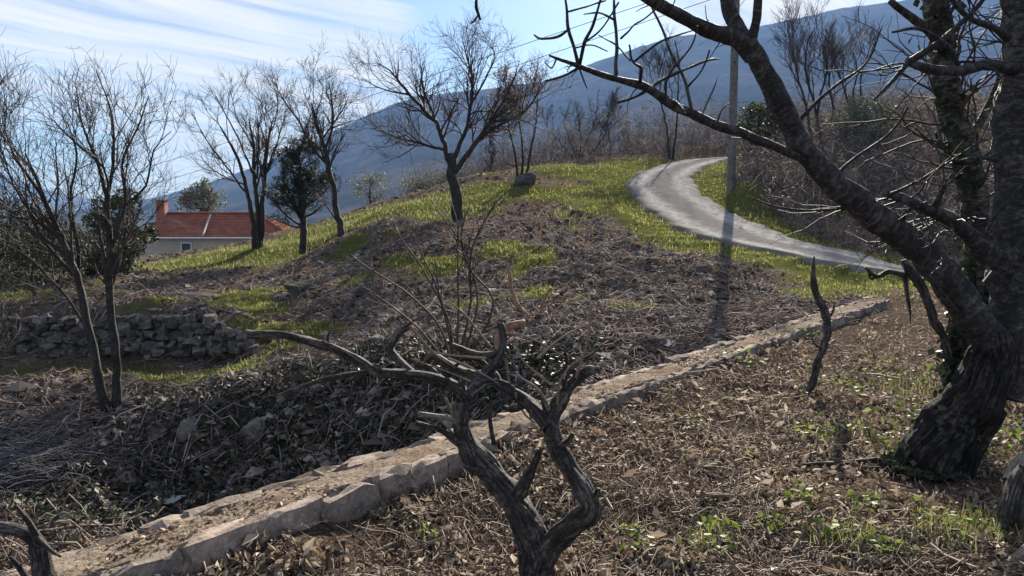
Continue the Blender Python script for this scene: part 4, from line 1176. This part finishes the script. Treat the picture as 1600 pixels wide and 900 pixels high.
# ------------------------------------------------------------------ foreground: cherry tree
cb = P(1450, 742, 4.9); cb[2] = 0
ch = thing('cherry_tree', cb, 'big leaning cherry tree with thick curved limbs on the right', 'tree')
C = 4.9
tp_, tr_ = woody(ch, 'trunk', [(1446, 850, C, 140), (1447, 795, C, 130), (1454, 745, C, 112), (1476, 700, C, 98), (1505, 655, C, 92), (1534, 608, C, 86), (1555, 560, C, 78), (1552, 515, C, 64)], 'foot_bark', 90, .015, .08, 3, .08, 41)
for k, q in enumerate([[(1500, 640, C - .02, 24), (1462, 690, C - .05, 26), (1430, 732, C - .06, 19), (1404, 746, C - .07, 12), (1372, 752, C - .08, 9), (1330, 757, C - .1, 5)],
                       [(1512, 670, C - .12, 26), (1485, 715, C - .17, 34), (1462, 758, C - .2, 28), (1448, 790, C - .25, 14)],
                       [(1560, 640, C - .06, 30), (1528, 695, C - .1, 36), (1506, 748, C - .14, 28), (1520, 785, C - .2, 13)],
                       [(1470, 670, C + .05, 24), (1435, 715, C + .12, 26), (1400, 735, C + .2, 16), (1360, 735, C + .3, 8)]]):
    woody(ch, 'root', q, 'foot_bark', 30, .02, .12, 3, .25, 300 + k)
A_p, A_r = woody(ch, 'limb', [(1562, 590, C, 58), (1545, 530, C, 58), (1510, 475, C - .02, 58), (1470, 428, C - .05, 53), (1428, 386, C - .08, 50), (1388, 349, C - .12, 48), (1342, 320, C - .16, 44), (1298, 286, C - .2, 42), (1262, 240, C - .24, 39), (1238, 200, C - .27, 37), (1213, 155, C - .3, 35), (1190, 108, C - .33, 33), (1168, 66, C - .36, 30)], 'cherry_bark', 40, .018, .07, 3, .10, 42)
B_p, B_r = woody(ch, 'limb', [(1560, 620, C + .05, 78), (1578, 540, C + .08, 74), (1582, 440, C + .12, 72), (1586, 320, C + .16, 68), (1592, 160, C + .2, 66), (1598, 0, C + .25, 62), (1600, -120, C + .3, 56), (1620, -300, C + .36, 40), (1605, -480, C + .45, 22), (1630, -640, C + .5, 5)], 'cherry_bark', 40, .02, .07, 3, .10, 43)
L1 = woody(ch, 'limb', [(1178, 85, C - .34, 34), (1150, 62, C - .36, 29), (1110, 45, C - .4, 26), (1060, 22, C - .44, 23), (1010, -4, C - .48, 20), (950, -40, C - .5, 15), (890, -100, C - .54, 10), (840, -190, C - .58, 4)], 'cherry_bark', 18, .025, .07, 3, .2, 44)
L2 = woody(ch, 'limb', [(1170, 75, C - .35, 32), (1152, 38, C - .33, 27), (1132, -4, C - .3, 24), (1120, -50, C - .28, 20), (1090, -160, C - .22, 13), (1080, -280, C - .16, 4)], 'cherry_bark', 16, .025, .07, 3, .2, 45)
L3 = woody(ch, 'limb', [(1168, 75, C - .35, 22), (1180, 40, C - .38, 15), (1186, 10, C - .4, 14), (1187, -40, C - .42, 12), (1205, -150, C - .46, 8), (1200, -250, C - .5, 3)], 'cherry_bark', 14, .025, .07, 3, .2, 46)
E_p, E_r = woody(ch, 'branch', [(1262, 254, C - .26, 15), (1240, 243, C - .3, 14), (1193, 223, C - .36, 16), (1133, 200, C - .42, 17), (1090, 182, C - .46, 17), (1047, 157, C - .5, 16), (1007, 132, C - .54, 15), (960, 122, C - .58, 11), (907, 105, C - .62, 9), (880, 95, C - .64, 6), (858, 86, C - .66, 4)], 'cherry_bark', 14, .018, .09, 3, .25, 47)
D_p, D_r = woody(ch, 'branch', [(1568, 420, C, 34), (1535, 385, C - .04, 28), (1495, 352, C - .08, 24), (1455, 330, C - .12, 21), (1415, 312, C - .16, 17), (1384, 303, C - .2, 11)], 'cherry_bark', 14, .02, .09, 3, .25, 48)
F_p, F_r = woody(ch, 'branch', [(1590, 108, C + .15, 22), (1545, 103, C + .05, 19), (1500, 110, C - .05, 17), (1450, 105, C - .12, 16), (1418, 95, C - .18, 15)], 'cherry_bark', 14, .02, .09, 3, .2, 49)
BR = [
    [(1420, 97, C - .18, 12), (1470, 62, C - .25, 10), (1515, 25, C - .3, 8), (1545, -10, C - .32, 7)],
    [(1420, 98, C - .18, 9), (1395, 128, C - .2, 7), (1366, 156, C - .22, 4)],
    [(1246, 192, C - .28, 7), (1275, 162, C - .3, 6), (1310, 132, C - .32, 5), (1352, 100, C - .34, 4), (1376, 45, C - .36, 3)],
    [(1303, 276, C - .2, 6), (1340, 243, C - .22, 5), (1390, 208, C - .24, 4), (1418, 168, C - .25, 3)],
    [(1385, 306, C - .2, 6), (1430, 285, C - .24, 5), (1480, 255, C - .28, 4), (1530, 222, C - .3, 3)],
    [(1318, 326, C - .2, 4), (1262, 328, C - .25, 4), (1210, 322, C - .28, 3), (1166, 306, C - .3, 2)],
    [(1456, 331, C - .12, 12), (1472, 300, C - .15, 9), (1488, 272, C - .17, 6)],
    [(1540, 405, C, 9), (1548, 350, C - .1, 7), (1580, 310, C - .16, 5), (1610, 270, C - .2, 4)],
    [(1545, 445, C, 24), (1580, 405, C - .08, 20), (1615, 365, C - .15, 16)],
    [(1405, 352, C - .12, 10), (1420, 330, C - .18, 8), (1450, 318, C - .22, 6)],
    [(1555, 250, C + .1, 9), (1530, 245, C - .02, 7), (1500, 252, C - .08, 5), (1470, 240, C - .12, 4)],
    [(1575, 60, C + .12, 14), (1540, 40, C, 11), (1505, 15, C - .1, 9), (1480, -20, C - .16, 8)],
    [(1500, 108, C - .05, 8), (1480, 70, C - .1, 7), (1440, 45, C - .15, 6), (1395, 50, C - .2, 4)],
    [(1515, 500, C - .05, 12), (1480, 470, C - .12, 8), (1450, 430, C - .16, 6)],
]
for k, pts in enumerate(BR): woody(ch, 'branch', pts, 'cherry_bark', 10, .02, .08, 3, .4, 60 + k)
TWG = [
    [(963, 121, 7), (964, 95, 7), (962, 50, 6), (957, -8, 5)], [(905, 103, 7), (912, 70, 6), (927, 40, 5), (941, -5, 4)],
    [(903, 100, 7), (897, 75, 6), (889, 45, 6), (887, 15, 5), (882, -10, 4)], [(890, 45, 5), (872, 58, 5), (845, 60, 4), (834, 54, 3)],
    [(904, 106, 5), (880, 118, 4), (850, 125, 3)], [(1083, 181, 6), (1074, 140, 6), (1052, 90, 5), (1028, 30, 4), (1018, 8, 3)],
    [(1012, 140, 6), (990, 152, 5), (967, 160, 5)], [(1017, 137, 5), (1040, 120, 5), (1083, 104, 4), (1110, 95, 4), (1125, 92, 2)],
    [(1000, 130, 6), (1000, 108, 6), (988, 95, 4), (984, 70, 3)], [(990, 97, 4), (1030, 68, 4), (1060, 55, 3), (1083, 48, 2)],
    [(1040, 152, 4), (1045, 120, 4), (1080, 75, 3), (1090, 40, 2)], [(1075, 135, 4), (1095, 110, 3), (1108, 80, 3)],
    [(970, 60, 4), (990, 40, 3), (1020, 20, 3), (1045, -10, 2)], [(913, 67, 4), (940, 45, 3), (965, 5, 3)], [(889, 18, 4), (915, 10, 3), (945, 2, 3)],
    [(898, 75, 3), (925, 70, 3), (950, 80, 2)], [(870, 90, 3), (862, 105, 3), (853, 98, 2)], [(1120, 195, 4), (1128, 172, 3), (1140, 160, 2)],
    [(750, 30, 5), (745, 10, 5), (748, -20, 4)], [(748, 22, 4), (739, 34, 4), (734, 36, 2)], [(1054, 158, 5), (1070, 175, 4), (1057, 174, 3)],
    [(905, 106, 3), (912, 125, 3), (917, 137, 2)], [(1062, 112, 3), (1060, 85, 3), (1055, 62, 2)], [(985, 95, 3), (960, 70, 3), (935, 55, 2)],
    [(958, 30, 4), (935, 20, 3), (912, 22, 2)], [(1095, 184, 3), (1110, 150, 3), (1122, 120, 2)],
]
g = np.random.default_rng(9)
for pts in TWG:
    dd0 = C - .36 - (1245 - pts[0][0]) / 1245 * .9 if pts[0][0] > 800 else 4.2
    sl = g.uniform(-.25, .15)
    q = [(a, b, dd0 + sl * k, w_) for k, (a, b, w_) in enumerate(pts)]
    woody(ch, 'twig', q, 'cherry_bark', 7, .02, .16, 3, .7, int(pts[0][0]))
# the fine spurs on everything
def sub(path, r, k=12): ii = np.linspace(0, len(path) - 1, k).astype(int); return path[ii], r[ii]
srcs = [sub(A_p, A_r), sub(B_p, B_r), sub(D_p, D_r), sub(F_p, F_r), sub(*L1), sub(*L2), sub(*L3), sub(E_p, E_r)]
pp = np.array([q[0] for q in srcs]); pr = np.array([q[1] for q in srcs])
sp1, sr1 = grow(g, pp[[1, 2, 3]], pr[[1, 2, 3]] * 0 + .012, 110, .35, .98, 1.1, .85, 7, .2, .03, .5, .3, .2, .0034)
sp1[:, :, 1] = np.minimum(sp1[:, :, 1], C + .9)
sp2, sr2 = grow(g, sp1, sr1, 420, .1, 1, .8, .18, 4, .28, .05, .7, .5, .3, .0026)
sp3, sr3 = grow(g, np.concatenate([pp[[7]], pp[4:7]]), np.concatenate([pr[[7]], pr[4:7]]) * 0 + .008, 60, .1, 1, .9, .16, 4, .25, .04, .5, .5, .2, .0022)
mb = MB()
for a, b in ((sp1, sr1), (sp2, sr2), (sp3, sr3)): mb.add(*tubes(a, b, 5))
tag(mb.build('spurs', M['cherry_bark'], ch), kind='stuff')

n = 420; g2 = np.random.default_rng(77); m_ = len(tp_)
kk = (g2.random(n) ** 1.2 * .62 * (m_ - 1)).astype(int); an = g2.normal(math.pi + .5, .75, n)
dv = np.column_stack([np.cos(an), np.sin(an), g2.normal(.1, .3, n)]); dv = norm(dv)
pos = tp_[kk] + dv * (tr_[kk] * g2.uniform(1.0, 1.22, n))[:, None]; pos[:, 2] = np.maximum(pos[:, 2], .03)
v, f = leaves(pos, g2.uniform(.03, .065, n), .8, g2, .9, .2, up=dv); tag(link_mesh('ivy', v, f, M['ivy_leaf'], ch, False), kind='stuff')

# second stem behind, with ivy
c2 = P(1488, 640, 5.7); c2[2] = 0
ch2 = thing('ivy_clad_tree', c2, 'paler mottled trunk with ivy rising behind the leaning cherry', 'tree')
C2 = 5.7
woody(ch2, 'trunk', [(1484, 690, C2, 48), (1490, 600, C2, 40), (1498, 530, C2, 40), (1512, 460, C2, 44), (1528, 390, C2, 46), (1520, 320, C2, 46), (1500, 225, C2, 44), (1480, 130, C2, 42), (1462, 10, C2, 40), (1455, -80, C2, 36), (1435, -240, C2, 24), (1440, -400, C2 + .1, 12), (1425, -520, C2 + .1, 4)], 'moss_bark', 34, .02, .10, 3, .12, 91)
woody(ch2, 'limb', [(1500, 600, C2 - .05, 30), (1522, 545, C2 - .05, 34), (1540, 470, C2, 36), (1560, 400, C2, 34)], 'moss_bark', 18, .03, .10, 3, .12, 92)
woody(ch2, 'limb', [(1470, 70, C2, 18), (1440, 40, C2 - .1, 14), (1390, 0, C2 - .2, 10)], 'moss_bark', 12, .03, .10, 3, .3, 93)
woody(ch2, 'limb', [(1500, 225, C2, 18), (1535, 190, C2 + .1, 14), (1560, 120, C2 + .2, 10), (1575, 40, C2 + .3, 8)], 'moss_bark', 12, .03, .10, 3, .3, 94)
tb, tbr = sub(np.array(PP([(1528, 390), (1515, 300), (1500, 225), (1480, 130), (1462, 10), (1455, -80)], C2)), np.full(6, .02), 6)
s1, r1 = grow(g, np.array([tb]), np.array([tbr]), 46, .1, 1, 1.1, .8, 6, .2, .05, .5, .4, .2, .005)
s2, r2 = grow(g, s1, r1, 240, .1, 1, .8, .28, 4, .25, .05, .7, .5, .3, .003)
mb = MB().add(*tubes(s1, r1, 5)).add(*tubes(s2, r2, 4)); mb.build('crown', M['twig'], ch2)
n = 520
ip = np.array(PP([(1490, 630), (1497, 560), (1512, 480), (1525, 400)], C2 - .1)); ip2 = np.array(PP([(1520, 320), (1500, 225), (1480, 130), (1465, 20)], C2 - .1))
k = g.uniform(0, 2.999, n); i_ = k.astype(int); fr = (k - i_)[:, None]; src_ = np.where((g.random(n) < .75)[:, None, None], ip[None], ip2[None])
pos = src_[np.arange(n), i_] * (1 - fr) + src_[np.arange(n), i_ + 1] * fr + g.normal(0, .06, (n, 3)) * np.array((1.3, .5, 1))
v, f = leaves(pos, g.uniform(.04, .08, n), 1.2, g, .9, .2, up=np.array([[0, -1.0, .4]])); link_mesh('ivy', v, f, M['ivy_leaf'], ch2, False)

# ------------------------------------------------------------------ small dead stems, logs
def stem_thing(name, label, cat, pts, mat, seed, sides=12, gn=.14, wob=.5, forks=(), ground=True):
    b = P(*pts[0][:3])
    if ground: b[2] = hz(b[0], b[1])
    th = thing(name, b, label, cat)
    woody(th, 'stem', pts, mat, sides, .018, gn, 6, wob, seed)
    for k, q in enumerate(forks): woody(th, 'branch', q, mat, max(7, sides - 3), .018, gn, 6, wob, seed + k + 1)
    return th

stem_thing('dead_vine', 'upright crooked dead vine stem standing in front of the retaining wall', 'dead vine', [(1257, 625, 7.0, 12), (1268, 590, 7.0, 13), (1284, 545, 7.0, 12), (1290, 500, 7.0, 14), (1279, 465, 7.0, 12), (1271, 435, 7.0, 10), (1273, 400, 7.0, 3)], 'vine_bark', 101, forks=([(1288, 505, 7.0, 6), (1300, 490, 7.0, 4), (1304, 472, 7.05, 2)], [(1286, 548, 7.0, 5), (1272, 535, 6.95, 3), (1268, 525, 6.95, 2)]))
stem_thing('dead_vine', 'dark bent dead vine with forked top left of the leaning trunk', 'dead vine', [(1484, 560, 5.6, 12), (1474, 520, 5.6, 14), (1452, 485, 5.6, 15), (1440, 455, 5.6, 16), (1420, 428, 5.6, 14), (1412, 410, 5.6, 10)], 'vine_bark', 103,
           forks=([(1414, 430, 5.6, 10), (1390, 424, 5.55, 9), (1368, 430, 5.5, 8), (1350, 416, 5.5, 5)], [(1414, 430, 5.6, 9), (1416, 460, 5.6, 7), (1422, 485, 5.6, 4), (1424, 505, 5.6, 2)], [(1432, 445, 5.6, 10), (1455, 432, 5.7, 9), (1462, 455, 5.7, 8)], [(1370, 429, 5.5, 6), (1362, 436, 5.5, 5), (1356, 424, 5.5, 3)]))
stem_thing('broken_stump', 'dark broken stump with a pale splintered stick at the lower left corner', 'tree stump', [(78, 930, 2.7, 38), (62, 880, 2.7, 34), (46, 845, 2.7, 28), (18, 824, 2.68, 22), (-30, 812, 2.66, 18)], 'vine_bark', 111, 16,
           forks=([(62, 850, 2.68, 16), (45, 815, 2.66, 10), (25, 790, 2.64, 5)], [(55, 835, 2.68, 8), (80, 860, 2.64, 7), (95, 870, 2.6, 4)], [(40, 900, 2.6, 12), (24, 878, 2.56, 8), (15, 870, 2.55, 5)]))
stem_thing('rotten_stump', 'short rotten stump with an orange broken side at the right edge', 'tree stump', [(1572, 868, 3.9, 34), (1576, 830, 3.9, 42), (1590, 792, 3.9, 46), (1625, 755, 3.9, 44)], 'vine_bark', 121, 18, .2, forks=([(1556, 868, 3.84, 22), (1560, 842, 3.83, 24), (1570, 812, 3.84, 12)],))
bpy.data.objects[-1] if False else None
lo = thing('pale_log', P(1590, 735, 4.3), 'pale split log leaning behind the rotten stump at the right edge', 'log'); woody(lo, 'stem', [(1576, 752, 4.25, 24), (1592, 725, 4.3, 26), (1640, 690, 4.4, 26)], 'pale_wood', 10, .03, .15, 2, .1, 131)
lo = thing('fallen_branch', P(1580, 890, 3.5), 'thick pale fallen branch in the lower right corner', 'branch'); woody(lo, 'stem', [(1555, 912, 3.5, 26), (1580, 884, 3.52, 26), (1640, 840, 3.6, 24)], 'pale_wood', 12, .02, .10, 2, .2, 132)
for nm, lab, pts, mt in [
    ('fallen_branch', 'dark crooked branch lying on the litter left of the leaning trunk', [(1235, 742, 5.0, 5), (1290, 738, 4.98, 10), (1345, 728, 5.0, 9), (1400, 720, 5.05, 14)], 'vine_bark'),
    ('cut_stick', 'straight tan cut stick lying in the middle of the leaf litter', [(1088, 784, 4.35, 8), (1148, 783, 4.35, 7)], 'pale_wood'),
    ('cut_stick', 'short dark stick lying near the bottom edge', [(1026, 871, 3.75, 11), (1075, 871, 3.75, 11)], 'vine_bark'),
    ('cut_stick', 'thin brown stick right of the green sprout near the bottom', [(1153, 838, 3.95, 6), (1205, 844, 3.95, 5)], 'vine_bark'),
    ('cut_stick', 'dark stick pointing to the bottom edge under the brown stick', [(1110, 880, 3.7, 12), (1150, 893, 3.65, 9)], 'vine_bark'),
    ('fallen_branch', 'curved pale fallen twig just right of the wall below the stump limb', [(700, 760, 4.1, 5), (726, 800, 3.95, 6), (722, 830, 3.85, 5), (706, 838, 3.8, 4)], 'pale_wood'),
    ('fallen_branch', 'long thin tan branch lying left of the vine stump', [(585, 862, 3.75, 5), (620, 828, 3.85, 6), (680, 795, 4.0, 4), (720, 780, 4.05, 3)], 'pale_wood'),
    ('fallen_branch', 'pale stick leaning on the debris below the slim curved tree', [(497, 395, 23, 4), (512, 412, 22.6, 4), (522, 425, 22.3, 3)], 'pale_wood'),
    ('fallen_log', 'grey fallen log at the end of the dry stone wall', [(385, 522, 14.4, 12), (430, 518, 14.4, 12), (470, 522, 14.3, 10)], 'pale_wood'),
]:
    b = P(*pts[0][:3]); lo = thing(nm, b, lab, 'stick' if nm == 'cut_stick' else ('log' if 'log' in nm else 'branch'))
    ps = []
    for a, b_, c_, e in pts:
        q = P(a, b_, c_)
        ps.append((q[0], q[1], hz(q[0], q[1]) + px_r(e, c_) * .9 + .012))
    v, f, _, _ = limb(ps, [px_r(e, c_) for _, _, c_, e in pts], 9, .03, .10, 3, 2, .3, 5)
    link_mesh('stem', v, f, M[mt], lo, attrs={'bark': BARKCO[0]})

# fig-like shrub with arching pale stems in the trench side behind the stump
fb = root(712, 560, 10.2)
fig = thing('arching_shrub', fb, 'leafless shrub of long arching shoots behind the pruned stump', 'shrub')
FS = [[(715, 545), (700, 500), (660, 420), (625, 370), (610, 330)], [(712, 545), (690, 470), (660, 400), (648, 345)], [(716, 545), (716, 470), (716, 400), (714, 350), (700, 300)],
      [(718, 545), (735, 470), (735, 400), (760, 340), (785, 305)], [(720, 545), (745, 480), (730, 400), (700, 350), (672, 310)], [(712, 548), (680, 500), (610, 440), (570, 415), (545, 395)],
      [(722, 545), (770, 480), (735, 420), (720, 370), (735, 315)], [(712, 548), (660, 520), (600, 470), (540, 430)]]
ps, prs = [], []
g = np.random.default_rng(15)
for k, s_ in enumerate(FS):
    d0 = 10.2; pts = [fb] + [P(a, b, d0 + .1 * i2 * g.uniform(-1, 1)) for i2, (a, b) in enumerate(s_)][1:]
    v, f, path, r = limb(pts, np.linspace(.017, .005, len(pts)), 7, .06, .08, 3, 2, .4, 200 + k)
    link_mesh('shoot', v, f, M['twig'], fig); a, b = sub(path, r, 10); ps.append(a); prs.append(b)
a, b = grow(g, np.array(ps), np.array(prs), 44, .35, 1, .6, .45, 5, .15, .1, .8, .5, .3, .005)
vv, ff = tubes(a, b, 5); tag(link_mesh('twigs', vv, ff, M['twig'], fig), kind='stuff')
# smaller cut stump in the slope right of it
stem_thing('cut_stump', 'small cut stump with two dark upright shoots on the slope behind the vine stump', 'tree stump', [(838, 520, 11.5, 22), (846, 500, 11.5, 20), (858, 492, 11.5, 14)], 'cut_wood', 141, 10, .15, .3,
           forks=([(838, 510, 11.5, 9), (812, 480, 11.5, 8), (800, 450, 11.5, 7), (796, 425, 11.5, 5)], [(846, 505, 11.5, 9), (850, 470, 11.5, 7), (862, 450, 11.5, 5)]))

# ------------------------------------------------------------------ scattered stuff
def polar(n, r0, r1, a0=-40, a1=40, g=rng):
    r = np.exp(g.uniform(math.log(r0), math.log(r1), n)); a = np.radians(g.uniform(a0, a1, n))
    return np.sin(a) * r, np.cos(a) * r

# leaf litter on the near terrace
x, y = polar(130000, 1.8, 17, -44, 44); t_, s_ = wall_ts(x, y)
k = (s_ < 0.02) | (t_ > T_END); k &= (y < 16) & (fbm(x * 1.7, y * 1.7, 61, 4) > rng.normal(-.07, .07, len(x)))
rd, _ = road_dist(x, y); k &= rd > 2.0
x, y = x[k], y[k]; n = len(x)
v, f = leaves(np.column_stack([x, y, height(x, y) + np.abs(rng.normal(.012, .024, n))]), np.clip(rng.lognormal(-3.25, .5, n), .012, .12), 1.0, rng, .42, .4)
tag(link_mesh('leaf_litter', v, f, M['dead_leaf'], None, False), 'brown and pale dead leaves covering the near terrace', 'leaf litter', kind='stuff')
x, y = polar(46000, 1.8, 16, -42, 42); t_, s_ = wall_ts(x, y); k = (s_ < .0) & (fbm(x * 1.1, y * 1.1, 67, 4) > rng.normal(-.1, .1, len(x))); x, y = x[k], y[k]; n = len(x)
def lying(x, y, L, rad, g, curve=.25, lift=.02, m=4):
    n = len(x); a = g.uniform(0, 6.28, n); p = np.zeros((n, m + 1, 3)); px_, py_ = x.copy(), y.copy()
    for k in range(m + 1):
        p[:, k, 0] = px_; p[:, k, 1] = py_; p[:, k, 2] = height(px_, py_) + rad + np.abs(g.normal(0, lift, n))
        a = a + g.normal(0, curve, n); px_ = px_ + np.cos(a) * L / m; py_ = py_ + np.sin(a) * L / m
    return p, rad[:, None] * np.linspace(1, .5, m + 1)[None]
p, r = lying(x, y, np.clip(rng.lognormal(-2.2, .6, n), .04, .9), np.clip(rng.lognormal(-5.7, .45, n), .0012, .010), rng, .3, .028, 3)
tag(link_mesh('twig_litter', *tubes(p, r, 3), M['dry_stick'], None, True), 'thin dry twigs strewn over the near terrace', 'twigs', kind='stuff')
# leaves and crumbs on top of the wall
n = 6500; t_ = rng.uniform(-5, T_END, n); s_ = rng.uniform(.06, WW - .06, n); q = WP + t_[:, None] * WU + s_[:, None] * WN
kk = fbm(q[:, 0] * 1.6, q[:, 1] * 1.6, 71, 3) > -.08; q = q[kk]; n = len(q)
v, f = leaves(np.column_stack([q, np.full(n, WZ - .01) + rng.uniform(0, .02, n)]), rng.uniform(.012, .045, n), .5)
tag(link_mesh('wall_litter', v, f, M['dead_leaf'], None, False), 'dead leaves and crumbs lying on the retaining wall top', 'leaf litter', kind='stuff')

# debris on the hillside
x, y = polar(60000, 6.5, 42, -42, 36); t_, s_ = wall_ts(x, y); gm = grass_mask(x, y); rd, _ = road_dist(x, y)
k = (s_ > .5) & (rd > 1.9) & (gm < rng.uniform(.05, .5, len(x))) & ((rng.random(len(x)) < .55) | (fbm(x * 1.1, y * 1.1, 91, 3) > .0)); k &= ~((x > 8) & (y > 20))
x, y = x[k], y[k]; n = len(x); sz = rng.gamma(2.2, .028, n) + .03
v, f = clods(np.column_stack([x, y, height(x, y) + sz * .12]), sz, rng)
tag(link_mesh('rubble', v, f, M['clod'], None, False), 'stones and clods of earth strewn over the cleared slope', 'rubble', kind='stuff')
x, y = polar(16000, 6.5, 36, -42, 34); t_, s_ = wall_ts(x, y); gm = grass_mask(x, y); rd, _ = road_dist(x, y)
k = (s_ > .5) & (rd > 2.0) & (gm < rng.uniform(.05, .5, len(x))) & ~((x > 8) & (y > 20)); x, y = x[k], y[k]; n = len(x)
p, r = lying(x, y, rng.uniform(.2, .9, n), rng.uniform(.004, .013, n), rng, .2, .06)
tag(link_mesh('cut_brush', *tubes(p, r, 3), M['brush'], None, True), 'cut sticks and brush strewn over the cleared slope', 'brush', kind='stuff')
x, y = polar(50000, 6.5, 36, -42, 34); t_, s_ = wall_ts(x, y); gm = grass_mask(x, y); rd, _ = road_dist(x, y)
k = (s_ > .4) & (rd > 2.0) & (gm < rng.uniform(.05, .5, len(x))) & ~((x > 8) & (y > 20)) & (fbm(x * .9, y * .9, 95, 3) > -.08); x, y = x[k], y[k]; n = len(x)
v, f = leaves(np.column_stack([x, y, height(x, y) + np.abs(rng.normal(.02, .03, n))]), np.clip(rng.lognormal(-3.0, .4, n), .025, .10), .8, rng, .5, .35)
tag(link_mesh('slope_leaves', v, f, M['dead_leaf'], None, False), 'dead leaves scattered over the cleared slope', 'leaf litter', kind='stuff')

# ivy on the dark bank
x, y = polar(36000, 6.5, 12.5, -42, 15); t_, s_ = wall_ts(x, y); iv = ivy_mask(x, y)
k = (s_ > .5) & (iv > rng.uniform(.1, .9, len(x))); x, y = x[k], y[k]; n = len(x)
v, f = leaves(np.column_stack([x, y, height(x, y) + rng.uniform(0, .14, n)]), rng.uniform(.04, .09, n), .9, rng, .9, .25)
tag(link_mesh('ground_ivy', v, f, M['ivy_leaf'], None, False), 'dark ivy and bramble leaves on the shaded bank', 'ground cover', kind='stuff')

# grass blades
def grass(name, label, x, y, L, g, mat='grass', w=.02):
    n = len(x); z = height(x, y) - .01; a = g.uniform(0, 6.28, n); ln = g.uniform(.15, .9, n)
    b = np.column_stack([x, y, z]); sd_ = np.column_stack([np.cos(a), np.sin(a), np.zeros(n)]) * (w * g.uniform(.6, 1.3, n))[:, None]
    h_v = np.column_stack([-np.sin(a) * ln, np.cos(a) * ln, np.ones(n)]) * L[:, None]
    v = np.stack([b - sd_, b + sd_, b + h_v], 1).reshape(-1, 3); f = np.arange(n * 3).reshape(-1, 3)
    return tag(link_mesh(name, v, f, M[mat], None, False), label, 'grass', kind='stuff')
x, y = polar(420000, 7, 48, -42, 36); gm = grass_mask(x, y); rd, _ = road_dist(x, y); t_, s_ = wall_ts(x, y)
k = (gm + .35 * fbm(x * 2.1, y * 2.1, 121, 3) > rng.uniform(.2, 1.0, len(x))) & (rd > ROAD_W * rng.normal(.97, .05, len(x))) & ((s_ > .45) | (t_ > T_END)) & (fbm(x * 1.3, y * 1.3, 99, 3) > -.2); x, y = x[k], y[k]
r_ = np.hypot(x, y)
grass('hill_grass', 'short yellow green winter grass on the terraces and lane verges', x, y, np.clip(rng.lognormal(-2.75, .45, len(x)), .02, .22) * (.6 + .5 * sstep(10, 30, r_)), rng, w=.016)

# green sprouts, ivy and grass tufts among the near litter
SPR = [(985, 822, 3.95, .10), (1110, 832, 3.9, .13), (1255, 500, 9.8, .2), (1260, 690, 5.6, .18), (1250, 790, 4.3, .12), (1310, 668, 5.8, .2), (1210, 840, 3.9, .1), (1110, 885, 3.6, .12), (1175, 708, 5.2, .06), (1360, 800, 4.2, .14), (1480, 850, 3.9, .22), (1420, 650, 6, .35), (1395, 690, 5.4, .25), (1460, 620, 6.2, .3), (1580, 660, 5.6, .4), (1590, 700, 5.2, .35), (1300, 855, 3.8, .12), (1385, 880, 3.6, .12), (1080, 670, 6, .1), (660, 800, 3.95, .08), (1310, 610, 7, .3), (1150, 590, 8.0, .3), (1400, 575, 7.5, .4), (1520, 600, 7.2, .5), (1000, 880, 3.7, .1)]
pos = []
for a, b, c, r in SPR:
    q = P(a, b, c); n = int(24 + 140 * r); o = rng.normal(0, r * .5, (n, 2)) + q[:2]
    pos.append(np.column_stack([o, height(o[:, 0], o[:, 1]) + rng.uniform(.01, .02 + r * .45, n)]))
pos = np.concatenate(pos); n = len(pos)
v, f = leaves(pos, rng.uniform(.022, .055, n), .8, rng, .8, .25)
tag(link_mesh('green_sprouts', v, f, M['green_leaf'], None, False), 'fresh green weeds and ivy sprouting through the near litter', 'weeds', kind='stuff')
gx, gy = [], []
for a, b, c, r in [(1500, 858, 3.85, .22), (1545, 850, 3.8, .2), (1470, 880, 3.7, .16), (1300, 880, 3.7, .1), (1110, 860, 3.75, .1), (1350, 880, 3.7, .1), (1420, 590, 7.2, .4), (1530, 840, 3.9, .2)]:
    q = P(a, b, c); n = int(520 * r); gx.append(rng.normal(q[0], r * .5, n)); gy.append(rng.normal(q[1], r * .5, n))
gx = np.concatenate(gx); gy = np.concatenate(gy)
grass('grass_tufts', 'green grass tufts in the lower right corner', gx, gy, rng.uniform(.05, .17, len(gx)), rng, 'grass', .003)
# grey heap of cut brush at the left
n = 800; hx, hy = rng.normal(P(-45, 745, 8.4)[0], .3, n), rng.normal(8.5, .3, n)
p, r = lying(hx, hy, rng.uniform(.3, .9, n), rng.uniform(.003, .008, n), rng, .08, .02)
heap_j = rng.normal(1, .5, n); ax = np.array((.8, .6)); L_ = rng.uniform(.25, .8, n)
for q in range(5):
    p[:, q, 0] = hx + ax[0] * L_ * q / 4 + rng.normal(0, .03, n); p[:, q, 1] = hy + ax[1] * L_ * q / 4 * heap_j + rng.normal(0, .02, n); p[:, q, 2] = height(p[:, q, 0], p[:, q, 1]) + .02 + rng.uniform(0, .16, n)
tag(link_mesh('brush_heap', *tubes(p, r, 3), M['blue_brush'], None, True), 'bluish grey heap of combed dry stalks at the left edge', 'brush heap', kind='stuff')
